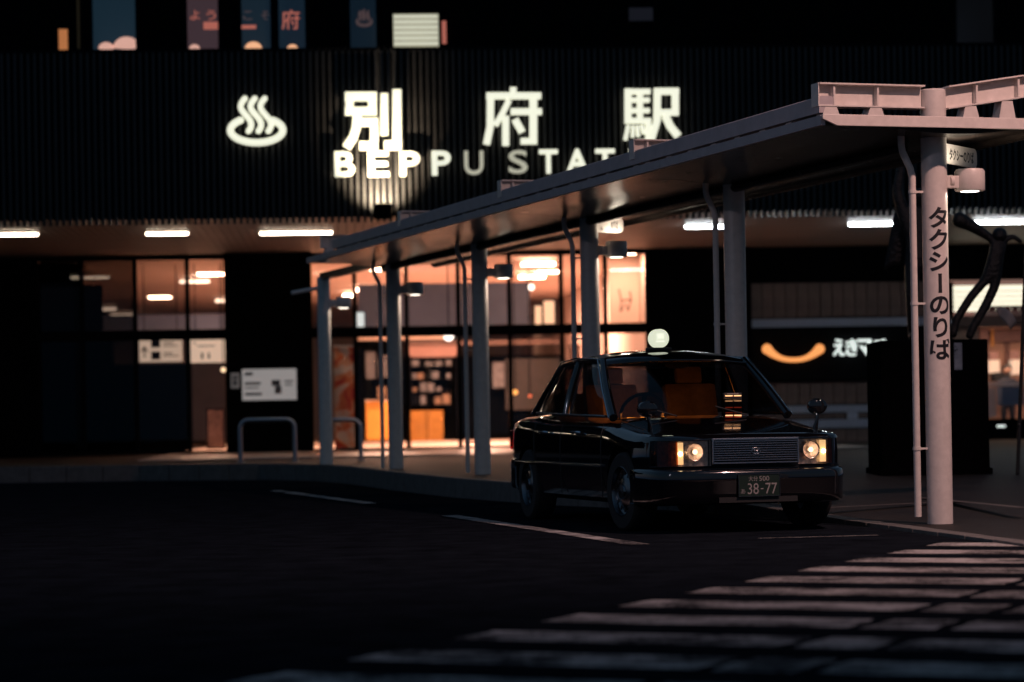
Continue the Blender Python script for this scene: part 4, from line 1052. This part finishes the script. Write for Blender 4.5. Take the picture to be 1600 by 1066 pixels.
# windscreen and rear glass
tp(MB().grid(patch(Ab, mir(Ab), mir(At), At, Vector((.10,0,.015))), 14, 8), 'windscreen', 'carglass', smooth='all')
tp(MB().grid(patch(mir(Cb), Cb, Ct, mir(Ct), Vector((-.08,0,.01))), 14, 8), 'rear_window', 'carglass', smooth='all')
for sg in (1,-1):
    f_ = (lambda v: v) if sg > 0 else mir
    ob = Vector((0, .02*sg, 0))
    tp(MB().grid(patch(f_(Bb+Vector((.05,0,0))), f_(Ab+Vector((-.12,.045,-.0))), f_(At+Vector((-.05,.012,0))), f_(Bt+Vector((.04,0,0))), ob), 8, 6), 'side_window', 'carglass', smooth='all')
    tp(MB().grid(patch(f_(Qb), f_(Bb-Vector((.05,0,0))), f_(Bt-Vector((.04,0,0))), f_(Ct+Vector((.10,.02,.01))), ob), 8, 6), 'side_window', 'carglass', smooth='all')
    # pillars
    def pil(a, b_, r0, r1, nm='pillar', mt='paintblack'):
        n_ = 6; tp(MB().tube([f_(a).lerp(f_(b_), i/n_)+Vector((0,.012*sg*math.sin(i/n_*math.pi),0)) for i in range(n_+1)], [r0+(r1-r0)*i/n_ for i in range(n_+1)], 10), nm, mt, smooth=True)
    pil(Ab, At, .038, .034); pil(Bb, Bt, .035, .03)
    q = MB().grid(patch(f_(Cb), f_(Qb), f_(Ct+Vector((.12,.02,.01))), f_(Ct), Vector((0,.02*sg,0))), 4, 6)
    tp(q, 'rear_quarter', 'paintblack', smooth='all')
    pil(Cb, Ct, .03, .03)
    # chrome drip moulding and belt moulding
    tp(MB().tube([f_(v)+Vector((.0,.042*sg,.0)) for v in (Ab, Ab.lerp(At,.5)+Vector((0,.012,0)), At+Vector((-.02,.0,.02)), Bt+Vector((0,.0,.022)), Ct+Vector((.1,.01,.025)), Ct.lerp(Cb,.5), Cb)], .008, 8), 'drip_moulding', 'chrome', smooth=True)
    tp(MB().tube([Vector((x, sg*(curve([(-1.1,.805),(0,.818),(1.0,.79)], x)), bel(x)+.004)) for x in (-1.1,-.6,-.22,.2,.6,.95)], .011, 8), 'belt_moulding', 'chrome', smooth=True)
    tp(MB().tube([Vector((x, sg*(curve(hwp, x)+.006), .515)) for x in (-1.9,-1.72,-1.0,-.3,.4,1.0)], .014, 8), 'side_moulding', 'dchrome', smooth=True)
    for x in (-.72, .28):
        tp(MB().tube([Vector((x-.1, sg*.845, .78)),Vector((x-.08, sg*.872, .785)),Vector((x+.08, sg*.872, .785)),Vector((x+.1, sg*.845, .78))], .012, 8), 'door_handle', 'chrome', smooth=True)
    for x0_, x1_ in ((-.24,-.24),(.95,.95),(-1.02,-1.12)):
        tp(MB().tube([Vector((x0_+(x1_-x0_)*i/6, sg*(curve([(.25,.832),(.36,.838),(.56,.8465),(.75,.843),(.86,.81)], .26+.6*i/6)), .26+.6*i/6)) for i in range(7)], .004, 6), 'door_seam', 'trim')
    # fender mirror
    mx_, my_ = 1.78, .71*sg
    fm = tp(MB().lathe([(.0,-.04),(.045,-.036),(.062,-.02),(.066,.01),(.06,.032),(.0,.036)], 20, Matrix.Translation((mx_, my_, .965)) @ Matrix.Rotation(R(-90),4,'Y') @ Matrix.Diagonal((1.0,1.25,1,1))), 'fender_mirror', 'paintblack', smooth=True)
    q = MB().tube([Vector((mx_+.0, my_-.02*sg, .79)), Vector((mx_+.015, my_-.012*sg, .85)), Vector((mx_+.005, my_, .92))], [.022,.015,.014], 10); q.xf(TX); q.build('stalk', 'paintblack', fm, smooth=True)
    q = MB().lathe([(.05,0),(.05,.002)], 16, Matrix.Translation((mx_-.037, my_, .965)) @ Matrix.Rotation(R(-90),4,'Y') @ Matrix.Diagonal((.8,1.25,1,1))); q.xf(TX); q.build('mirror_glass', 'chrome', fm)
# roof
def roof(u, v):
    a = u*2-1; x = 1-v
    rail = [(-.95,.59,1.352),(-.86,.61,1.382),(-.24,.65,1.402),(.28,.628,1.389),(.38,.615,1.367),(.42,.61,1.349)]
    X = -.95 + 1.37*v
    w_ = curve([(r_[0], r_[1]) for r_ in rail], X) + .035; z0 = curve([(r_[0], r_[2]) for r_ in rail], X)
    crown = curve([(-.95,.03),(-.75,.062),(-.2,.078),(.2,.068),(.36,.045),(.42,.03)], X)
    xb_ = X + (.06 if v > .9 else (-.05 if v < .1 else 0))*(1-a*a)
    return Vector((xb_, a*w_, z0 + crown*(1-abs(a)**2.2)))
ro = tp(MB().grid(roof, 20, 22), 'roof', 'paintblack', smooth='all')
sl_ = ro.modifiers.new('t','SOLIDIFY'); sl_.thickness = .03; sl_.offset = -1
# bonnet shut lines, wipers
for sg in (1,-1):
    tp(MB().tube([Vector((x, sg*curve(hwp,x)*.83, curve(ztp,x)-.031)) for x in (1.06,1.3,1.6,1.9,2.1,2.2)], .0045, 6), 'bonnet_seam', 'trim')
    tp(MB().tube([Vector((1.14, .05+.3*sg, .905)), Vector((1.0, .05+.3*sg-.22, .98))], .007, 6), 'wiper', 'trim')
# grille
def gz(z): return 2.262 + (.62-z)*.05
gr = MB(); GW = .352
for (a, b_, c, d) in ((-GW,GW,.715,.729),(-GW,GW,.532,.543),(-GW,-GW+.009,.543,.715),(GW-.009,GW,.543,.715)): gr.box(gz(.62)-.03, gz(.62)+.016, a, b_, c, d)
grille = tp(gr, 'grille', 'chrome', bevel=.003)
q = MB().box(2.22, gz(.62)-.012, -GW+.01, GW-.01, .544, .714); q.xf(TX); q.build('grille_back', 'trim', grille)
for i in range(9):
    z = .558 + i*.0178
    q = MB().box(gz(.62)-.011, gz(.62)+.010, -GW+.0095, GW-.0095, z, z+.006); q.xf(TX); q.build('grille_bar', 'chrome', grille)
q = MB()
for (ry, rz) in ((.036,.024),(.013,.024)):
    q.tube([Vector((gz(.62)+.018, ry*math.cos(a*math.pi/12), .628+rz*math.sin(a*math.pi/12))) for a in range(25)], .003, 6, False)
q.tube([Vector((gz(.62)+.018, .024*math.cos(a*math.pi/12), .641+.011*math.sin(a*math.pi/12))) for a in range(25)], .003, 6, False)
q.xf(TX); q.build('emblem', 'chrome', grille, smooth='all')
# headlamps
M['side_glow'] = emit('side_lamp_glow', (1,.62,.28), .85); M['side_hot'] = emit('side_lamp_bulb', (1,.75,.42), 14)
M['main_bulb_fill'] = emit('main_bulb_fill', (1,.62,.38), 3.0)  # unlit main bulb given an added glow to brighten the reflector
M['reflector'] = mat('lamp_reflector', (.7,.6,.54), .32, 1, .6, 30)
for sg in (1,-1):
    def fx_(y): # front face plan of the lamps
        return 2.255 - .10*max(0,(y-.36))**1.3*2.1
    y0, y1, y2 = .362, .612, .735
    hs = MB()
    z0, z1 = .52, .713
    ys = [y0+(y1-y0)*i/6 for i in range(7)]
    # housing bowl
    for a, b_ in zip(ys, ys[1:]):
        hs.quad((fx_(a)-.06, a*sg, z0),(fx_(b_)-.06, b_*sg, z0),(fx_(b_)-.06, b_*sg, z1),(fx_(a)-.06, a*sg, z1))
    hl = tp(hs, 'headlamp', 'reflector')
    def sub(mb, nm, mt, **k): mb.xf(TX); mb.build(nm, mt, hl, **k)
    q = MB()
    for a, b_ in zip(ys, ys[1:]):
        q.quad((fx_(a)+.012, a*sg, z0),(fx_(b_)+.012, b_*sg, z0),(fx_(b_)+.002, b_*sg, z1),(fx_(a)+.002, a*sg, z1))
    sub(q, 'lens', 'lens', smooth='all')
    q = MB()
    for z in (z0, z1):
        for a, b_ in zip(ys, ys[1:]):
            q.quad((fx_(a)-.06, a*sg, z),(fx_(b_)-.06, b_*sg, z),(fx_(b_)+.012, b_*sg, z),(fx_(a)+.012, a*sg, z))
    sub(q, 'rim', 'reflector')
    for yy, rr_ in ((.475,.072),):
        sub(MB().lathe([(.012,-.045),(.04,-.03),(rr_*.9,.0),(rr_,.012),(rr_-.004,.014),(rr_*.85,.002),(.03,-.026),(.0,-.04)], 28, Matrix.Translation((fx_(yy)-.025, yy*sg, .628)) @ Matrix.Rotation(R(90),4,'Y')), 'reflector', 'reflector', smooth='all')
        sub(MB().add(*sphere((fx_(yy)-.022, yy*sg, .628), .02)), 'bulb', 'main_bulb_fill', smooth='all')
    # lit side lamp strip
    q = MB(); q.box(fx_(.585)-.045, fx_(.585)-.03, min(.562*sg,.61*sg), max(.562*sg,.61*sg), z0+.012, z1-.012); sub(q, 'side_lamp', 'side_glow')
    sub(MB().add(*sphere((fx_(.585)-.022, .588*sg, .615), .017)), 'side_bulb', 'side_hot', smooth='all')
    # amber corner lens
    yc = [y1+.004+(y2-y1)*i/6 for i in range(7)]
    def cx_(y): return fx_(y) - (0 if y < .66 else (y-.66)**1.5*5.5)
    q = MB()
    for a, b_ in zip(yc, yc[1:]):
        q.quad((cx_(a)+.01, a*sg, z0),(cx_(b_)+.01, b_*sg, z0),(cx_(b_), b_*sg, z1),(cx_(a), a*sg, z1))
    q.quad((cx_(y2)+.005, y2*sg, z0),(1.98, .79*sg, z0+.01),(1.98, .79*sg, z1-.01),(cx_(y2), y2*sg, z1))
    sub(q, 'indicator', 'amber', smooth='all')
    q = MB()
    for a, b_ in zip(yc, yc[1:]):
        q.quad((cx_(a)-.05, a*sg-.01*sg, z0),(cx_(b_)-.05, b_*sg-.01*sg, z0),(cx_(b_)-.05, b_*sg-.01*sg, z1),(cx_(a)-.05, a*sg-.01*sg, z1))
    sub(q, 'indicator_back', 'reflector')
    # tail lamp
    tl = tp(MB().box(-2.285,-2.2, min(.45*sg,.74*sg), max(.45*sg,.74*sg), .62,.80), 'tail_lamp', 'red', bevel=.01)
# bumpers
def bumper(front):
    pts = [(.0,1.0),(.45,.995),(.6,.975),(.68,.94),(.74,.88),(.78,.80),(.82,.62),(.835,.45)]
    sgx = 1 if front else -1
    def bx(fr): return (1.72 + (2.32-1.72)*((fr-.45)/.55)) if front else -(1.72 + (2.33-1.72)*((fr-.45)/.55))
    prof = [(0,.225),(.03,.245),(.035,.36),(.04,.44),(.03,.478),(-.01,.495),(-.05,.5)] if front else [(0,.27),(.03,.29),(.035,.4),(.04,.5),(.03,.535),(-.05,.55)]
    row = [(-y, f) for y, f in pts[::-1]] + pts[1:]
    def fn(u, v):
        i = u*(len(row)-1); i0 = min(int(i), len(row)-2); fr_ = i-i0
        y = row[i0][0]+(row[i0+1][0]-row[i0][0])*fr_; f_ = row[i0][1]+(row[i0+1][1]-row[i0][1])*fr_
        j = v*(len(prof)-1); j0 = min(int(j), len(prof)-2); g = j-j0
        o_, z = prof[j0][0]+(prof[j0+1][0]-prof[j0][0])*g, prof[j0][1]+(prof[j0+1][1]-prof[j0][1])*g
        return Vector((bx(f_)+sgx*(o_-.035), y*(1+o_*.3), z))
    o_ = tp(MB().grid(fn, 28, 12), 'front_bumper' if front else 'rear_bumper', 'paintblack', smooth='all')
    s_ = o_.modifiers.new('t','SOLIDIFY'); s_.thickness = .02
    return o_
fb = bumper(True); bumper(False)
q = MB().box(2.29, 2.322, -.32, .32, .235, .275); tp(q, 'air_slot', 'trim')
tp(MB().tube([Vector((-2.335, y, .54)) for y in (-.6,-.3,0,.3,.6)], .012, 8), 'bumper_moulding', 'chrome')
# number plate
px_ = 2.338
pr = tp(MB().box(px_-.008, px_, -.165, .165, .283, .448), 'number_plate', 'plate')
q = MB()
for (a, b_, c, d) in ((-.17,.17,.448,.4515),(-.17,.17,.2785,.283),(-.17,-.1655,.283,.448),(.1655,.17,.283,.448)): q.box(px_-.009, px_+.004, a, b_, c, d)
q.xf(TX); q.build('plate_frame', 'dchrome', pr)
def plate_text(s, y0, y1, z0, z1, off=.0):       # reads left to right from the front: +y is image right
    q = text(s, 1, 0, off); xs_ = [v.x for v in q.v]; ys_ = [v.y for v in q.v]
    a, b_, c, d = min(xs_), max(xs_), min(ys_), max(ys_)
    q.v = [Vector((px_+.0012, y0+(v.x-a)/(b_-a)*(y1-y0), z0+(v.y-c)/(d-c)*(z1-z0))) for v in q.v]
    q.xf(TX); q.build('plate_lettering', 'platechar', pr)
plate_text('大分', -.085, -.012, .397, .435, .0); plate_text('500', .0, .082, .398, .434, .0)
plate_text('あ', -.15, -.115, .302, .338, .0); plate_text('38', -.095, -.005, .297, .381, .0); plate_text('-', .012, .034, .334, .342, 0); plate_text('77', .05, .145, .297, .381, .0)
# roof sign: round lit drum on a foot
rs_ = Matrix.Translation((.12, -.06, 1.567)) @ Matrix.Rotation(R(90),4,'Y')
rsg = tp(MB().lathe([(.07,-.05),(.08,-.045),(.08,.045),(.07,.05)], 32, rs_), 'roof_sign', M['letter2'] if 'letter2' in M else emit('roof_sign_glow', (.80,.84,.64), .88), smooth=True)
q = MB().box(.06,.18,-.16,.04,1.462,1.49); q.xf(TX); q.build('sign_foot', 'trim', rsg, bevel=.008)
q = text('第', 1, 0, .004); q2 = text('一', 1, 0, .03)
for q_, z0_, z1_ in ((q,1.56,1.612),(q2,1.537,1.547)):
    xs_ = [v.x for v in q_.v]; ys_ = [v.y for v in q_.v]
    q_.v = [Vector((.1715, -.098+(v.x-min(xs_))/(max(xs_)-min(xs_))*.076, z0_+(v.y-min(ys_))/(max(ys_)-min(ys_))*(z1_-z0_))) for v in q_.v]
    q_.xf(TX); q_.build('sign_lettering', emit('sign_text_glow',(1,1,.85),1.0), rsg)
# cabin: dashboard, wheel, seats, dome lamp, vacancy display
tp(MB().box(.62,1.05,-.66,.66,.68,.89), 'dashboard', 'trim', bevel=.04)
X = Matrix.Translation((.55,-.36,.93)) @ Matrix.Rotation(R(-62),4,'Y')
sw = MB(); sw.tube([X @ Vector((.185*math.cos(a*math.pi/14), .185*math.sin(a*math.pi/14), 0)) for a in range(29)], .014, 8, False); sw.box(-.18,.18,-.018,.018,-.02,.005,X)
tp(sw, 'steering_wheel', 'trim', smooth='all')
for y in (.36,-.36):
    tp(MB().box(-.18,.32,y-.24,y+.24,.42,.6), 'seat_cushion', 'seat', bevel=.05)
    s_ = tp(MB().box(-.06,.06,y-.24,y+.24,.0,.62).xf(Matrix.Translation((-.2,0,.58)) @ Matrix.Rotation(R(-14),4,'Y')), 'seat_back', 'seat', bevel=.045)
    q = MB().box(-.04,.04,y-.12,y+.12,1.2,1.35).xf(Matrix.Translation((-.15,0,0)) @ Matrix.Rotation(R(-9),4,'Y')); q.xf(TX); q.build('headrest', 'seat', s_, bevel=.03)
tp(MB().box(-1.05,-.62,-.62,.62,.42,.58), 'rear_cushion', 'seat', bevel=.05)
tp(MB().box(-.06,.06,-.62,.62,.0,.62).xf(Matrix.Translation((-1.0,0,.52)) @ Matrix.Rotation(R(-16),4,'Y')), 'rear_seat_back', 'seat', bevel=.05)
dl = tp(MB().box(.24,.34,-.07,.07,1.385,1.40), 'dome_lamp', 'platechar', bevel=.004)
gs = tp(MB().box(.585,.6,-.5,.5,.885,.9), 'streak_strip', emit('streak_glow', (1,.32,.05), 1.5))  # added strip and light for the orange windscreen streak; no real dash lamp
light('streak_fill', 'AREA', TX @ Vector((.57,0,.915)), 3.4, (1,.27,.04), gs, TX @ Vector((-.4,0,1.02)), shape='RECTANGLE', size=1.1, size_y=.03)
tp(MB().lathe([(.0,-.01),(.09,-.01),(.09,.01),(.0,.012)], 20, Matrix.Translation((.42,0,1.335)) @ Matrix.Rotation(R(90),4,'Y') @ Matrix.Diagonal((.35,1.2,1,1))), 'inner_mirror', 'trim', smooth=True)
vd = tp(MB().box(.86,.90,.24,.40,.885,1.09), 'vacancy_display', 'trim', bevel=.006)
M['led'] = emit('amber_led', (1,.50,.22), 1.6); M['ledr'] = emit('red_led', (.8,.08,.03), .5)
for z, mt in ((1.065,'led'),(1.022,'led'),(.968,'ledr'),(.925,'ledr'),(.905,'led')):
    for y in (.252, .328):
        q = MB().box(.9005,.904,y,y+.064,z-.0045,z+.0045); q.xf(TX); q.build('led_bar', mt, vd)
q = MB().box(.9005,.902,.27,.37,1.078,1.085); q.xf(TX); q.build('display_strip', 'platechar', vd)

# ============================================================ STREET LAMP whose light falls on the rank (stands outside the frame, right of the crossing)
lp = Vector((7.6, 12.6, 0)); lh = 9.0
sl2 = thing('street_lamp', 'tall street lamp standing right of the crossing, shining on the canopy front', 'street lamp', lp)
MB().tube([lp, lp+Vector((0,0,.5)), lp+Vector((0,0,lh))], [.11,.085,.055], 14).build('mast', 'steel', sl2, smooth=True)
hd = lp + Vector((-1.0,1.6,lh+.05))
MB().tube([lp+Vector((0,0,lh-.05)), lp+Vector((-.5,.8,lh+.12)), hd+Vector((0,0,.1))], .03, 10).build('arm', 'steel', sl2, smooth=True)
tgt = Vector((3.2, 18.6, 0.0))
MB().lathe([(.06,.16),(.17,.1),(.2,.0),(.2,-.02)], 24, Matrix.Translation(hd)).build('head', 'steel', sl2, smooth=True)
MB().lathe([(.17,-.026),(.17,-.021)], 24, Matrix.Translation(hd)).build('lens', M['tubehot'], sl2)
light('street_light', 'SPOT', hd+Vector((0,0,-.08)), 3300, (1,.58,.50), sl2, tgt, spot_size=R(112), spot_blend=1.0, shadow_soft_size=.12)
l2 = thing('street_lamp', 'slim street lamp standing left of the camera across the road', 'street lamp', (-11, 7, 0))
b2 = Vector((-11, 7, 0)); h2 = b2 + Vector((.9, .6, 7.5))
MB().tube([b2, b2+Vector((0,0,.5)), b2+Vector((0,0,7.4))], [.1,.075,.05], 14).build('mast', 'steel', l2, smooth=True)
MB().tube([b2+Vector((0,0,7.35)), b2+Vector((.4,.3,7.6)), h2+Vector((0,0,.08))], .028, 10).build('arm', 'steel', l2, smooth=True)
MB().box(-.3,.3,-.11,.11,-.0,.09, Matrix.Translation(h2) @ Matrix.Rotation(.6,4,'Z')).build('head', 'steel', l2, bevel=.02)
MB().box(-.26,.26,-.08,.08,-.012,-.001, Matrix.Translation(h2) @ Matrix.Rotation(.6,4,'Z')).build('lens', emit('cool_lamp_lens',(.8,.85,1),12), l2)
light('street_light', 'SPOT', h2+Vector((0,0,-.05)), 650, (.92,.80,.95), l2, Vector((2.2, 21, .5)), spot_size=R(54), spot_blend=1.0, shadow_soft_size=.15)
print('objects', len(bpy.data.objects))
